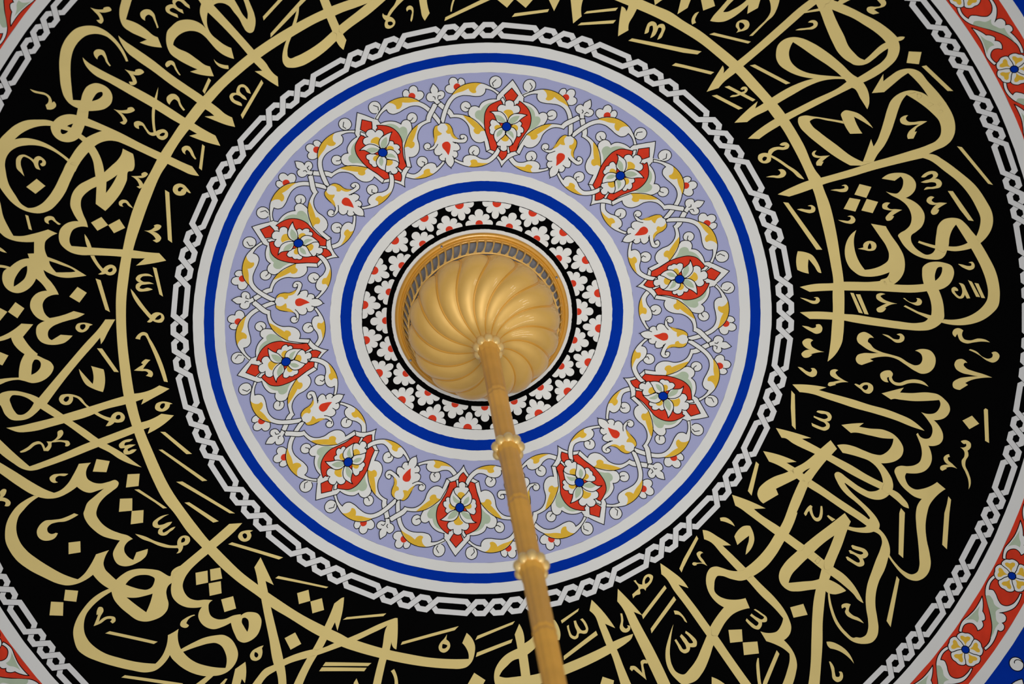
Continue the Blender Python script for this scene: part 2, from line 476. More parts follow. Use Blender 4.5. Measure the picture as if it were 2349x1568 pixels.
# ------------------------------------------------------------------ lavender band: ten palmette units
AR = [
    ('palmette', '-', 20, 'white', 1, '8701,-19! 8467,173 8227,339! 8046,448 7935,455! 7894,671 7766,886 7550,1042! 7620,1147 7595,1284 7471,1355 7303,1325 7207,1281 7020,1020! 6760,731! 6404,683! 6001,584! 5821,262 5465,21! 5811,-216 5988,-573! 6360,-679! 6622,-725! 6961,-1036 7250,-1341! 7421,-1363 7563,-1298 7614,-1159 7571,-1020! 7728,-965 7861,-792 7932,-470! 8099,-454 8188,-390!'),
    ('sage_field', 'palmette', 22, 'sage', 0, '7806,-537! 7730,-755 7600,-891 7471,-950! 7437,-1079 7329,-1130 7193,-1093 7094,-939 6909,-743! 7044,-627! 7632,-704!'),
    ('sage_field', 'palmette', 22, 'sage', 0, '7808,530! 7760,727 7619,861 7441,924! 7436,1058 7320,1124 7193,1092 6906,749! 7179,616!'),
    ('red_field', 'palmette', 28, 'red', 1, '7921,-305! 7818,-500 7676,-680 7439,-782 7110,-781 6748,-703 6394,-549 6075,-443! 6014,-243! 6201,-229! 6300,122! 6047,252! 6123,460! 6448,524 6751,655 7033,781 7344,796 7602,711 7808,530 7948,313! 7843,297! 7806,149! 7806,-232!'),
    ('red_field', 'palmette', 28, 'red', 1, '8394,-7! 8145,236! 7928,133! 7919,-133! 8106,-234!'),
    ('red_field', 'palmette', 28, 'red', 1, '6044,-158! 6103,14 6076,144! 5953,149 5723,6! 5892,-150!'),
    ('stub', 'palmette', 29, 'white', 1, '7947,-335! 8037,-263! 7819,-112! 7716,-189!'),
    ('stub', 'palmette', 29, 'white', 1, '6256,90! 6265,173! 6025,243! 5984,164!'),
    ('petal_cluster', 'palmette', 36, 'white', 1, '7151,-10! 7465,-339 7624,-398 7747,-319 7745,-147! 7867,-164 7950,-42 7898,118 7766,155! 7781,286 7667,378 7541,357 7478,232'),
    ('petal_cluster', 'palmette', 36, 'white', 1, '6928,-172! 7169,-414 7178,-530 7082,-582 6971,-541! 6876,-585 6785,-547! 6695,-543 6630,-458 6659,-377!'),
    ('petal_cluster', 'palmette', 36, 'white', 1, '6985,165! 7192,290 7219,420 7146,506 7041,482! 6950,590 6814,589 6789,516! 6696,529 6639,460 6678,371!'),
    ('petal_cluster', 'palmette', 36, 'white', 1, '6678,-5! 6501,-192 6374,-271 6244,-215 6233,-118! 6111,-102 6059,20 6128,126 6258,109! 6278,221 6380,284 6517,216!'),
    ('yellow_heart', 'palmette', 37, 'yellow', 0, '7495,-179! 7572,-116 7603,-14 7583,103 7467,172! 7236,16! 7392,-62'),
    ('yellow_heart', 'palmette', 37, 'yellow', 0, '6944,-403 6991,-352 6969,-166! 6800,-327 6843,-390'),
    ('yellow_heart', 'palmette', 37, 'yellow', 0, '7005,162! 7079,267 7028,369 6929,402 6831,338!'),
    ('yellow_heart', 'palmette', 37, 'yellow', 0, '6678,-5! 6549,135 6455,102 6426,-9 6492,-122 6589,-69'),
    ('leaf_petal', 'palmette', 40, 'white', 1, '7454,-642! 7494,-457 7494,-266 7386,-118 7212,-19 7110,-5! 7088,-136 7116,-331 7271,-427 7386,-500'),
    ('leaf_petal', 'palmette', 40, 'white', 1, '7467,642! 7495,382 7460,177 7344,59 7121,20! 7070,153! 7170,350 7329,481'),
    ('leaf_petal', 'palmette', 40, 'white', 1, '6935,-31! 6901,-226 6784,-363 6616,-391 6457,-339 6343,-248! 6475,-169 6611,-53 6741,6'),
    ('leaf_petal', 'palmette', 40, 'white', 1, '6930,38! 6969,205 6880,332 6659,388 6490,346 6331,291! 6477,233 6625,79 6739,-13'),
    ('sage_core', 'palmette', 41, 'sage', 0, '7351,-446! 7350,-266 7242,-118 7116,-25! 7129,-218 7177,-339'),
    ('sage_core', 'palmette', 41, 'sage', 0, '7410,394! 7356,172 7220,57 7125,50! 7088,170! 7229,323'),
    ('sage_core', 'palmette', 41, 'sage', 0, '6873,-107! 6796,-250 6667,-302 6558,-276! 6684,-139'),
    ('sage_core', 'palmette', 41, 'sage', 0, '6830,71! 6804,208 6668,284 6558,291! 6692,127 6763,22'),
    ('blue_dot', 'palmette', 44, 'blue', 1, '6992,152 6873,122 6813,23 6850,-89 6959,-149 7077,-119 7138,-20 7100,92'),
    ('leaf_scroll_A', '-', 30, 'white', 1, '7037,-2276! 7462,-2207 7758,-2111 7933,-2000! 8194,-1844 8334,-1672 8429,-1456 8469,-1233 8463,-1005 8386,-766 8284,-563 8180,-389! 8098,-462! 8215,-629 8271,-884! 8147,-887 8014,-983 7966,-1167 7968,-1434 7945,-1659 7822,-1872 7647,-1983 7435,-2051 7185,-2096 6874,-2133! 6862,-2254!'),
    ('golden_fill', 'leaf_scroll_A', 31, 'yellow', 0, '7925,-1999! 8166,-1840 8318,-1670 8417,-1455 8460,-1232 8455,-1049! 8343,-1179 8216,-1219 8116,-1187 8074,-1277 8109,-1376 8231,-1468! 8111,-1643 8032,-1823'),
    ('leaf_scroll_B', '-', 25, 'white', 1, '7556,-2512! 7662,-2346! 7552,-2203 7452,-2046 7357,-1927 7242,-1844! 7257,-1685 7244,-1493 7189,-1295 7087,-1091 6915,-877 6739,-709! 6354,-536! 6075,-443! 5988,-573! 6346,-689! 6286,-796 6291,-950 6398,-1109 6573,-1208 6813,-1277 7004,-1424 7115,-1629 7125,-1783 7092,-1954! 7170,-1999 7266,-2106 7389,-2282'),
    ('golden_fill', 'leaf_scroll_B', 26, 'yellow', 0, '7228,-1529! 7181,-1294 7021,-1044 6895,-875 6727,-708! 6700,-849 6605,-895 6595,-989 6668,-1083 6748,-1104 6793,-1072! 6958,-1265'),
    ('leaf_scroll_C', '-', 30, 'white', 1, '5637,-1615! 5562,-1452 5534,-1314! 5656,-1329 5767,-1247 5813,-1119 5799,-925 5717,-723 5716,-531 5834,-392 6010,-281 6203,-210! 6071,-97! 5900,-151 5724,-263 5537,-469 5421,-723 5374,-986 5387,-1219 5459,-1458 5536,-1641!'),
    ('golden_fill', 'leaf_scroll_C', 31, 'yellow', 0, '5372,-1121! 5480,-1030 5599,-1072 5648,-1002 5641,-866 5563,-818! 5554,-625 5581,-444! 5445,-688 5389,-911'),
    ('small_blossom', '-', 8, 'white', 1, '7981,-2006! 8007,-2162 8113,-2251 8239,-2229 8302,-2123! 8450,-2161 8558,-2099 8571,-1968 8459,-1859! 8568,-1797 8546,-1680 8422,-1607 8277,-1626! 8050,-1635! 7947,-1850!'),
    ('red_dot', 'small_blossom', 10, 'red', 0, '8254,-1737 8161,-1763 8112,-1841 8145,-1928 8230,-1977 8323,-1951 8371,-1874 8339,-1786'),
    ('spiral_bud_a', '-', 6, 'white', 1, '8564,-369 8395,-407 8314,-548 8363,-706 8519,-788 8687,-750 8768,-609 8719,-450'),
    ('spiral_bud_b', '-', 6, 'white', 1, '7563,-1298 7424,-1333 7355,-1450 7399,-1581 7528,-1651 7667,-1616 7736,-1499 7691,-1368'),
    ('spiral_bud_c', '-', 6, 'white', 1, '5977,-794 5829,-833 5755,-958 5803,-1098 5939,-1173 6087,-1134 6161,-1010 6114,-869'),
    ('trefoil', '-', 42, 'white', 1, '8297,-2692! 8207,-2567 8091,-2484 8009,-2485! 8067,-2397 8029,-2279 7909,-2244 7781,-2304 7739,-2394 7728,-2431! 7646,-2344! 7540,-2464! 7651,-2592! 7630,-2685 7673,-2804 7811,-2860 7947,-2800 7956,-2707! 8066,-2758 8171,-2733'),
    ('tulip', '-', 38, 'white', 1, '6882,-2256! 6893,-2143! 6876,-1981 6736,-1848 6519,-1764 6369,-1611 6363,-1457! 6411,-1520 6500,-1532 6542,-1441 6500,-1321 6382,-1268 6253,-1328 6218,-1477 6228,-1708! 6131,-1523 5991,-1479 5910,-1591! 5821,-1534 5697,-1546 5645,-1654! 5505,-1618 5291,-1706! 5400,-1854 5525,-1927! 5506,-2040 5579,-2145 5692,-2159! 5698,-2275 5806,-2353 5922,-2348! 5854,-2504 5861,-2659 5977,-2730 6084,-2686 6114,-2575 6039,-2496 5957,-2498! 6049,-2394 6174,-2371 6414,-2439 6617,-2464 6766,-2406 6803,-2315!'),
    ('golden_sepal', 'tulip', 39, 'yellow', 0, '6866,-2125! 6868,-1980 6728,-1855 6519,-1764 6352,-1570! 6358,-1724 6528,-1880! 6519,-1974 6595,-2041 6660,-1999 6742,-2002'),
    ('golden_sepal', 'tulip', 39, 'yellow', 0, '6793,-2333! 6744,-2423 6597,-2454 6395,-2425 6092,-2373! 6262,-2306 6406,-2304! 6433,-2231 6501,-2163 6555,-2246 6611,-2311'),
    ('red_drop', 'tulip', 39, 'red', 0, '5730,-1849! 5882,-1971 5995,-2081 6116,-2108 6206,-2031 6224,-1918 6142,-1831 5980,-1811'),
    ('stem_over', '-', 30, 'white', 2, '8350,588! 8178,346 8017,197 7856,112! 7773,184! 7933,284 8063,419 8200,609!'),
]
AL = [
    ('spiral_bud_a', '8379,-632 8497,-683 8640,-573'),
    ('spiral_bud_b', '7537,-1512 7483,-1402 7530,-1301'),
    ('spiral_bud_c', '5792,-959 5890,-1044 5979,-979'),
    ('small_blossom', '8459,-1859 8375,-1840'),
    ('trefoil', '7831,-2642 7814,-2563 7725,-2545'),
    ('trefoil', '7889,-2367 7868,-2460 7758,-2461'),
    ('tulip', '6240,-1759 6185,-1645'),
    ('tulip', '5685,-2146 5767,-2064'),
    ('tulip', '5650,-1651 5719,-1702'),
    ('tulip', '5922,-2348 6009,-2294 6111,-2253'),
    ('tulip', '5525,-1927 5631,-1936'),
    ('tulip', '5910,-1591 5908,-1699'),
    ('tulip', '5962,-2495 5896,-2540 5922,-2612'),
    ('tulip', '6367,-1465 6382,-1398 6448,-1391'),
    ('tulip', '5291,-1706 5243,-1689'),
]
COLS = {'white': 'motif', 'sage': 'sage', 'red': 'red', 'yellow': 'yellow', 'blue': 'blue'}
PH = math.radians(-1.777)
def mirror(loops):
    return [np.stack([L[:, 0], -L[:, 1]], 1)[::-1] for L in loops]
def unit_loops(s):
    return [smooth_loop(p, c, 0.0025) for p, c in decode(s, 0.0001)]
plain = {'leaf_scroll_A': 'leaf_scroll', 'leaf_scroll_B': 'leaf_scroll', 'leaf_scroll_C': 'leaf_scroll',
         'spiral_bud_a': 'spiral_bud', 'spiral_bud_b': 'spiral_bud', 'spiral_bud_c': 'spiral_bud', 'stem_over': 'vine_stem', 'stub': 'vine_stub'}
unit_label = {'palmette': "red and white palmette blossom with blue centre", 'tulip': "white tulip with ochre sepals and red drop",
              'leaf_scroll': "white scrolling leaf with ochre fill", 'small_blossom': "small white blossom with red eye",
              'spiral_bud': "round white spiral bud", 'trefoil': "white three-lobed bud at the band's outer edge", 'vine_stem': "white vine stem crossing the palmette"}
MIRRORED_H = {'leaf_scroll_A': 30, 'leaf_scroll_B': 33, 'leaf_scroll_C': 14}
roots = {}
order = [r for r in AR]
for pas in (0, 1):                               # 0: as traced, 1: mirrored half of the unit
    roots = {}
    for name, par, h, col, ink, data in order:
        top = name if par == '-' else par
        if pas == 1 and top not in ('leaf_scroll_A', 'leaf_scroll_B', 'leaf_scroll_C', 'small_blossom', 'spiral_bud_a', 'spiral_bud_b', 'spiral_bud_c'):
            continue
        L = unit_loops(data)
        lines = [decode(s, 0.0001)[0][0] for n2, s in AL if n2 == name]
        hh = h
        if pas == 1:
            L = mirror(L)
            lines = [np.stack([l[:, 0], -l[:, 1]], 1) for l in lines]
            if top in MIRRORED_H:
                hh = MIRRORED_H[top] + (0 if par == '-' else 1)
        o = paint(plain.get(name, name), L, 0.6*mm + hh * 0.1*mm, COLS[col], lav_band if par == '-' else roots[par], ink, lines)
        if par == '-':
            roots[name] = o
            set_props(o, unit_label[plain.get(name, name)])
    for o in roots.values():
        copies(o, 10, PH, math.radians(36))

# ------------------------------------------------------------------ red flower border and blue field
BD = [
    ('scroll_leaf', '-', 10, 'white', 1, '19184,-2833! 19112,-2544 19148,-2279 19309,-1979! 19583,-1733 19842,-1477 20077,-1199 20178,-998 20270,-740 20248,-452! 20337,-411! 20382,-696 20348,-1006 20270,-1254! 20355,-1283 20393,-1416 20331,-1530 20240,-1555! 20282,-1682 20214,-1817 20112,-1847 19988,-1782! 20152,-2007 20247,-2242 20233,-2577 20152,-2825! 20111,-2762! 20149,-2548 20124,-2303 20000,-2114 19866,-2065 19729,-2114 19542,-2240 19406,-2289 19304,-2221! 19220,-2443 19264,-2756!'),
    ('sage_field', 'scroll_leaf', 12, 'sage', 0, '19342,-1960! 19416,-2051 19566,-2014 19719,-1907 19933,-1929! 19877,-1730 19948,-1622 20074,-1491 20166,-1477! 20168,-1283 20223,-1039 20242,-861! 20105,-1176 19802,-1538 19529,-1783'),
    ('curled_leaf', '-', 10, 'white', 1, '19255,-1881! 19424,-1688 19553,-1460! 19686,-1384 19766,-1260 19721,-1170! 19833,-1075 19848,-942 19784,-796! 19686,-870 19547,-891 19431,-811 19368,-682 19384,-526 19441,-406! 19341,-366! 19278,-528 19241,-715 19290,-1027 19321,-1301 19305,-1582'),
    ('sage_field', 'curled_leaf', 12, 'sage', 0, '19386,-1555! 19488,-1303 19602,-1160 19632,-1017! 19503,-1023 19387,-943 19301,-817! 19349,-1130 19374,-1348'),
]
FL_A, FL_R = math.radians(43.0), 1.984
roots = {}
for name, par, h, col, ink, data in BD:
    o = paint(name, unit_loops(data), 0.6*mm + h * 0.1*mm, COLS[col], red_band if par == '-' else roots[par], ink)
    if par == '-':
        roots[name] = o
        set_props(o, "white leaf scroll with sage green fill in the red border")
for o in roots.values():
    copies(o, 40, FL_A, math.radians(9))

def rosette():
    c = np.array([FL_R, 0.0])
    R = 0.0585
    def lobe(t, k):
        u = abs(t) / 0.63
        return R * (0.80 + 0.20 * (math.cos(u * math.pi * 0.5) ** 0.5 if u < 1 else 0) - 0.05 * math.exp(-(t / 0.12) ** 2))
    out, hearts, seams = [], [], []
    for k in range(5):
        a0 = math.radians(72 * k + 20)
        for t in np.linspace(-0.6283, 0.6283, 17)[:-1]:
            r = lobe(t, k)
            out.append(c + r * np.array([math.cos(a0 + t), math.sin(a0 + t)]))
        h = []
        for t, r in ((0.0, 0.22), (0.20, 0.45), (0.40, 0.66), (0.36, 0.78), (0.18, 0.79), (0.0, 0.72), (-0.18, 0.79), (-0.36, 0.78), (-0.40, 0.66), (-0.20, 0.45)):
            h.append(c + R * r * np.array([math.cos(a0 + t), math.sin(a0 + t)]))
        hearts.append(smooth_loop(np.array(h), [i == 0 for i in range(len(h))], 0.003))
        s0 = a0 + 0.6283
        seams.append(np.array([c + R * r * np.array([math.cos(s0 + w), math.sin(s0 + w)]) for r, w in ((0.2, 0.25), (0.45, 0.12), (0.65, 0.02), (0.80, 0.0))]))
    f = paint("rosette", [np.array(out)], 2.2*mm, 'motif', red_band, 1, seams)
    set_props(f, "white five-petalled rosette with ochre hearts in the red border")
    for h in hearts:
        paint("ochre_heart", [h], 2.5*mm, 'yellow', f)
    paint("blue_dot", [np.array([c + 0.0125 * np.array([math.cos(t), math.sin(t)]) for t in np.linspace(0, 2 * math.pi, 24, endpoint=False)])], 2.8*mm, 'blue', f, 1)
    copies(f, 40, FL_A, math.radians(9))
rosette()

def field_scrolls():
    cb = np.array([2.1321, -0.0711])
    R = 0.0228
    circ = np.array([cb + R * np.array([math.cos(t), math.sin(t)]) for t in np.linspace(0, 2 * math.pi, 30, endpoint=False)])
    sp = np.array([cb + R * k * np.array([math.cos(3.6 * k + 1.9), math.sin(3.6 * k + 1.9)]) for k in np.linspace(0.95, 0.25, 14)])
    o = paint("spiral_bud", [circ], 1.6*mm, 'motif', blue_field, 1, [sp])
    set_props(o, "white spiral bud on the blue outer field")
    copies(o, 40, FL_A, math.radians(9))
    c = np.array([2.172, 0.010])
    P = [(-0.052, 0.000), (-0.030, 0.020), (0.0, 0.024), (0.030, 0.016), (0.070, 0.030), (0.090, 0.010), (0.060, -0.004), (0.030, -0.022), (0.0, -0.018), (-0.030, -0.012)]
    L = smooth_loop(np.array([c + np.array([y, x]) for x, y in P]), [i == 0 for i in range(len(P))], 0.004)
    o = paint("scroll_leaf", [L], 1.8*mm, 'motif', blue_field, 1)
    set_props(o, "white leaf scroll on the blue outer field")
    copies(o, 40, FL_A, math.radians(9))
field_scrolls()

# ------------------------------------------------------------------ calligraphy
CALL = [
    ('L', '-404,-2465! -555,-2447 -683,-2421 -900,-2355 -1075,-2287 -1186,-2236 -1234,-2212 -1403,-2111 -1513,-2036 -1578,-1985 -1625,-1951 -1724,-1862 -1764,-1827 -1843,-1745 -1929,-1655 -1963,-1614 -2018,-1542 -2101,-1442 -2189,-1304 -2264,-1154 -2333,-986 -2377,-869 -2423,-719 -2454,-566 -2480,-397 -2501,-201 -2514,-7 -2502,217 -2475,426 -2439,628 -2395,792 -2342,901 -2280,1053 -2203,1189 -2171,1245 -2107,1353 -2016,1480 -1871,1649 -1811,1727 -1722,1813 -1520,2005 -1476,2039 -1428,2075 -1381,2111 -1276,2175 -1140,2246 -1090,2270 -952,2331 -805,2385 -655,2428 -595,2441 -543,2439 -498,2409 -470,2358 -458,2311 -469,2256 -500,2211! -543,2273! -523,2310 -513,2357 -518,2388! -673,2357 -793,2322 -939,2264 -1055,2213 -1191,2142 -1269,2097 -1326,2066 -1366,2031 -1474,1947 -1616,1827 -1746,1695 -1815,1620 -1874,1550 -1968,1435 -2058,1297 -2108,1216 -2144,1161 -2202,1044 -2255,926 -2332,731 -2401,432 -2437,209 -2443,-6 -2434,-181 -2417,-378 -2391,-547 -2356,-700 -2316,-826 -2270,-960 -2248,-1014 -2152,-1195 -2061,-1350 -1945,-1522 -1903,-1566 -1869,-1614 -1715,-1774 -1674,-1808 -1582,-1891 -1536,-1928 -1421,-2018 -1303,-2091 -1203,-2148 -1154,-2173 -963,-2257 -883,-2289 -672,-2356 -616,-2364 -567,-2376 -476,-2391 -386,-2408! -330,-2439!'),
    ('L', '1180,-2175! 1321,-2083 1375,-2049 1482,-1977 1659,-1835 1757,-1745 1853,-1635 1929,-1541 1965,-1496 2040,-1378 2123,-1251 2146,-1200 2183,-1128 2211,-1078 2275,-916 2333,-733 2353,-656 2370,-594 2394,-400 2412,-198 2421,-37 2420,107 2409,161 2389,315 2372,397 2345,527 2305,665! 2352,631 2396,579 2421,534 2436,481 2463,333 2485,168 2490,101 2490,-71 2486,-271 2468,-472 2438,-616 2433,-668 2407,-719 2348,-924 2274,-1111 2254,-1156 2211,-1237 2181,-1285 2114,-1393 2020,-1537 1987,-1580 1863,-1726 1767,-1832 1669,-1918 1593,-1993 1492,-2059 1345,-2158!'),
    ('V', '-2157,-2797! -2121,-2773 -2081,-2762! -2076,-2772! -2038,-2767 -2031,-2743 -2058,-2737 -2112,-2752! -2096,-2710 -2097,-2681 -2112,-2667 -2138,-2698! -2116,-2696! -2119,-2720 -2138,-2761'),
    ('L', '-1940,-2825! -1953,-2796 -1981,-2731 -1991,-2669 -1982,-2611 -1943,-2558 -1882,-2504 -1853,-2478! -1902,-2470! -1860,-2439 -1771,-2399! -1782,-2477! -1796,-2487 -1849,-2559 -1896,-2612 -1955,-2654! -1924,-2716 -1891,-2780 -1876,-2808!'),
    ('V', '-1837,-2615! -1859,-2651 -1855,-2678 -1828,-2693 -1794,-2685 -1772,-2652 -1768,-2603 -1763,-2545! -1773,-2543! -1780,-2598 -1790,-2637 -1808,-2652 -1825,-2646'),
    ('L', '-2003,-2358! -2021,-2460 -2054,-2541 -2108,-2620 -2151,-2656 -2203,-2675 -2274,-2675 -2339,-2636 -2393,-2570 -2425,-2490 -2447,-2384 -2458,-2290 -2453,-2216 -2430,-2160 -2386,-2115! -2354,-2163! -2405,-2181! -2394,-2272 -2376,-2388 -2354,-2470 -2323,-2534 -2281,-2579 -2225,-2608 -2162,-2604 -2105,-2571 -2066,-2516 -2040,-2456 -2017,-2360!'),
    ('L', '-2357,-2164 -2332,-2213 -2295,-2252 -2243,-2260 -2192,-2231 -2159,-2181 -2155,-2131 -2175,-2088 -2220,-2064 -2277,-2066 -2324,-2077! -2339,-2029! -2406,-2068! -2386,-2115!/-2289,-2139! -2271,-2164 -2236,-2190 -2212,-2186 -2211,-2167 -2235,-2146 -2269,-2139'),
    ('L', '-2386,-2115! -2406,-2068! -2459,-2090 -2517,-2088 -2557,-2065! -2580,-2042 -2585,-2003 -2574,-1959 -2540,-1915 -2501,-1895 -2451,-1894 -2427,-1904! -2405,-1926! -2371,-1981! -2339,-2029! -2324,-2077!/-2482,-2009! -2461,-2015 -2439,-2015! -2458,-1990!/-2522,-1999! -2481,-1972! -2498,-1961 -2523,-1962 -2529,-1982'),
    ('L', '-2576,-1698! -2549,-1740 -2512,-1778 -2457,-1835 -2407,-1873! -2427,-1904! -2405,-1926! -2379,-1892! -2334,-1904 -2270,-1912! -2371,-1983! -2343,-2028! -2261,-1958 -2160,-1869 -2038,-1751 -1929,-1655! -1963,-1614! -2063,-1703 -2143,-1774 -2193,-1813 -2240,-1832 -2291,-1834 -2341,-1818! -2386,-1788! -2449,-1735 -2498,-1675!'),
    ('L', '-2386,-1788! -2372,-1721 -2376,-1642 -2379,-1603 -2388,-1528! -2418,-1410! -2368,-1343! -2313,-1380 -2250,-1435 -2189,-1516 -2156,-1580 -2151,-1578 -2109,-1697! -2166,-1751! -2181,-1716 -2214,-1680 -2264,-1649 -2318,-1616! -2321,-1739 -2341,-1818!/-2237,-1578! -2275,-1560 -2318,-1546! -2338,-1467! -2284,-1518'),
    ('L', '-2558,-2064! -2589,-2085 -2648,-2106 -2730,-2123 -2803,-2109 -2860,-2078 -2910,-2043 -2950,-1993 -2980,-1921 -2999,-1831 -3000,-1767 -2986,-1704 -2969,-1652 -2941,-1586 -2892,-1517 -2837,-1473 -2778,-1449 -2712,-1453 -2654,-1488 -2590,-1550 -2548,-1611 -2499,-1678 -2449,-1735! -2512,-1778! -2576,-1701 -2601,-1668 -2651,-1601 -2707,-1545 -2757,-1512 -2810,-1501 -2847,-1509! -2879,-1546 -2905,-1623 -2928,-1711 -2927,-1809 -2920,-1862 -2903,-1901 -2871,-1935 -2824,-1953 -2754,-1948 -2682,-1922 -2620,-1875 -2563,-1809 -2531,-1759! -2519,-1774! -2564,-1838 -2626,-1914 -2693,-1970 -2757,-2002 -2824,-2012! -2776,-2040 -2723,-2056 -2652,-2059 -2581,-2040!'),
    ('V', '-2851,-1848 -2841,-1877 -2820,-1892 -2792,-1890 -2762,-1865 -2738,-1834! -2723,-1849 -2703,-1851 -2679,-1828 -2667,-1793 -2678,-1774 -2696,-1774 -2705,-1795! -2689,-1800 -2689,-1816 -2704,-1822 -2715,-1804 -2716,-1770 -2712,-1752! -2734,-1767 -2747,-1820 -2771,-1858 -2797,-1875 -2816,-1857 -2825,-1824 -2824,-1787 -2821,-1738! -2839,-1773 -2854,-1804'),
    ('V', '-2651,-2334! -2611,-2306 -2567,-2281 -2542,-2249 -2536,-2219 -2539,-2196! -2525,-2204 -2517,-2190 -2518,-2170 -2538,-2155 -2579,-2163! -2581,-2195! -2562,-2207 -2553,-2232 -2564,-2260 -2601,-2285 -2632,-2304'),
    ('V', '-2192,-2424! -2205,-2453 -2203,-2481 -2186,-2492 -2162,-2489 -2140,-2472 -2132,-2437 -2129,-2392 -2118,-2356! -2126,-2354! -2141,-2387 -2149,-2430 -2160,-2449 -2176,-2447'),
    ('L', '-2280,-2462! -2247,-2408 -2212,-2370 -2021,-2184 -1901,-2064 -1801,-1951 -1724,-1862 -1674,-1808! -1608,-1738 -1553,-1686! -1536,-1606! -1584,-1632 -1644,-1670 -1721,-1728! -1669,-1729! -1718,-1779! -1764,-1827 -1816,-1880 -1856,-1925 -2036,-2115 -2154,-2241 -2236,-2324 -2267,-2381 -2279,-2425'),
    ('L', '-2026,-2554! -1991,-2501 -1951,-2453 -1847,-2325 -1752,-2194 -1664,-2087 -1578,-1985 -1536,-1928! -1496,-1877 -1458,-1823 -1420,-1789! -1414,-1717! -1473,-1749 -1537,-1796 -1595,-1840! -1533,-1829! -1546,-1849 -1582,-1891! -1625,-1951 -1767,-2121 -1863,-2248 -1949,-2355 -1994,-2420 -2016,-2482 -2025,-2525'),
    ('V', '-1852,-2123! -1875,-2048 -1903,-1974 -1922,-1897 -1930,-1814! -1903,-1821 -1875,-1816 -1856,-1786 -1865,-1756 -1897,-1743 -1926,-1764 -1934,-1788! -1957,-1790 -1979,-1807 -1996,-1848 -2011,-1882 -2031,-1886! -2034,-1862! -2059,-1890 -2055,-1916 -2027,-1919 -2004,-1902 -1982,-1845 -1967,-1818 -1946,-1813! -1941,-1886 -1922,-1979 -1900,-2034 -1876,-2080/-1914,-1783! -1890,-1795 -1875,-1789 -1883,-1773 -1902,-1772'),
    ('V', '-2036,-2306! -2000,-2284 -1975,-2273! -1971,-2284! -1936,-2281 -1920,-2254 -1944,-2243 -1995,-2258! -1980,-2214 -1982,-2190 -2004,-2181 -2018,-2185 -2028,-2213! -2004,-2205! -2007,-2237'),
    ('V', '-2164,-2045! -2127,-2026 -2081,-2018! -2074,-2030! -2043,-2025 -2034,-2001 -2061,-1992 -2127,-2010! -2103,-1967 -2097,-1941 -2120,-1919 -2145,-1942! -2122,-1944! -2126,-1977 -2146,-2019'),
    ('V', '-1635,-2714 -1636,-2683! -1657,-2688 -1676,-2685 -1689,-2676 -1693,-2661 -1691,-2644 -1677,-2626 -1653,-2604 -1625,-2582! -1626,-2606! -1633,-2612 -1655,-2629 -1668,-2644 -1666,-2656 -1657,-2661 -1643,-2660 -1629,-2648 -1612,-2627 -1597,-2613 -1585,-2603! -1587,-2632! -1600,-2641 -1615,-2657 -1622,-2675 -1623,-2687 -1614,-2697 -1601,-2701 -1588,-2693 -1576,-2677 -1564,-2656 -1551,-2641 -1538,-2629! -1537,-2652! -1549,-2671 -1562,-2694 -1577,-2712 -1600,-2722 -1621,-2723'),
    ('L', '-1384,-2616! -1361,-2624 -1326,-2618 -1288,-2589 -1265,-2539 -1239,-2481 -1223,-2416 -1211,-2383 -1191,-2364 -1172,-2365 -1149,-2399 -1137,-2440 -1136,-2497 -1145,-2555 -1160,-2631! -1191,-2639! -1179,-2547 -1178,-2498 -1188,-2462! -1207,-2497 -1227,-2566 -1253,-2653! -1378,-2683!'),
    ('L', '-1480,-2700! -1460,-2643! -1480,-2587 -1479,-2539 -1465,-2462! -1511,-2524 -1570,-2555 -1635,-2557 -1684,-2529 -1708,-2511 -1731,-2456 -1736,-2393 -1723,-2337 -1689,-2292 -1634,-2236 -1575,-2186! -1625,-2182! -1551,-2138 -1481,-2112! -1492,-2187! -1517,-2202 -1558,-2251 -1617,-2322 -1673,-2369 -1696,-2399! -1683,-2428 -1656,-2453 -1608,-2472 -1558,-2469 -1512,-2444 -1483,-2408 -1457,-2357 -1425,-2295 -1384,-2244 -1327,-2204! -1330,-2285! -1363,-2312 -1405,-2363 -1438,-2414 -1451,-2467 -1447,-2523 -1430,-2575! -1422,-2645!'),
    ('L', '-1480,-2700! -1380,-2676! -1384,-2616! -1186,-2236 -1154,-2173! -1127,-2126 -1108,-2073 -1086,-2031 -1068,-2009! -1077,-1938! -1118,-1980 -1160,-2028 -1209,-2083! -1160,-2075! -1203,-2148! -1233,-2214 -1430,-2575! -1460,-2643!'),
    ('V', '-1457,-2234! -1436,-2200 -1404,-2178 -1373,-2166! -1375,-2140! -1409,-2153 -1440,-2181 -1453,-2208'),
    ('S', '-1517,-2109! -1505,-2087! -1565,-2001! -1574,-2025!'),
    ('S', '-949,-2567! -921,-2561! -1084,-2432! -1084,-2460!'),
    ('S', '-801,-2538! -764,-2530! -836,-2477! -853,-2456! -989,-2354! -1062,-2300! -1057,-2329!'),
    ('L', '-838,-2476! -847,-2439 -876,-2367 -926,-2275 -956,-2221 -973,-2168 -974,-2135 -965,-2123 -920,-2127 -842,-2150 -745,-2194 -653,-2253 -581,-2297 -472,-2358 -386,-2408 -336,-2434! -250,-2417! -377,-2335 -587,-2220 -641,-2179 -737,-2115 -818,-2076 -897,-2051 -963,-2052 -998,-2066 -1014,-2100 -1012,-2140 -994,-2197 -962,-2259 -906,-2355 -856,-2457!'),
    ('L', '-698,-2519! -640,-2506! -626,-2432 -616,-2364 -600,-2284 -587,-2218! -572,-2172! -603,-2106! -620,-2130 -639,-2179 -653,-2255 -672,-2356 -683,-2421'),
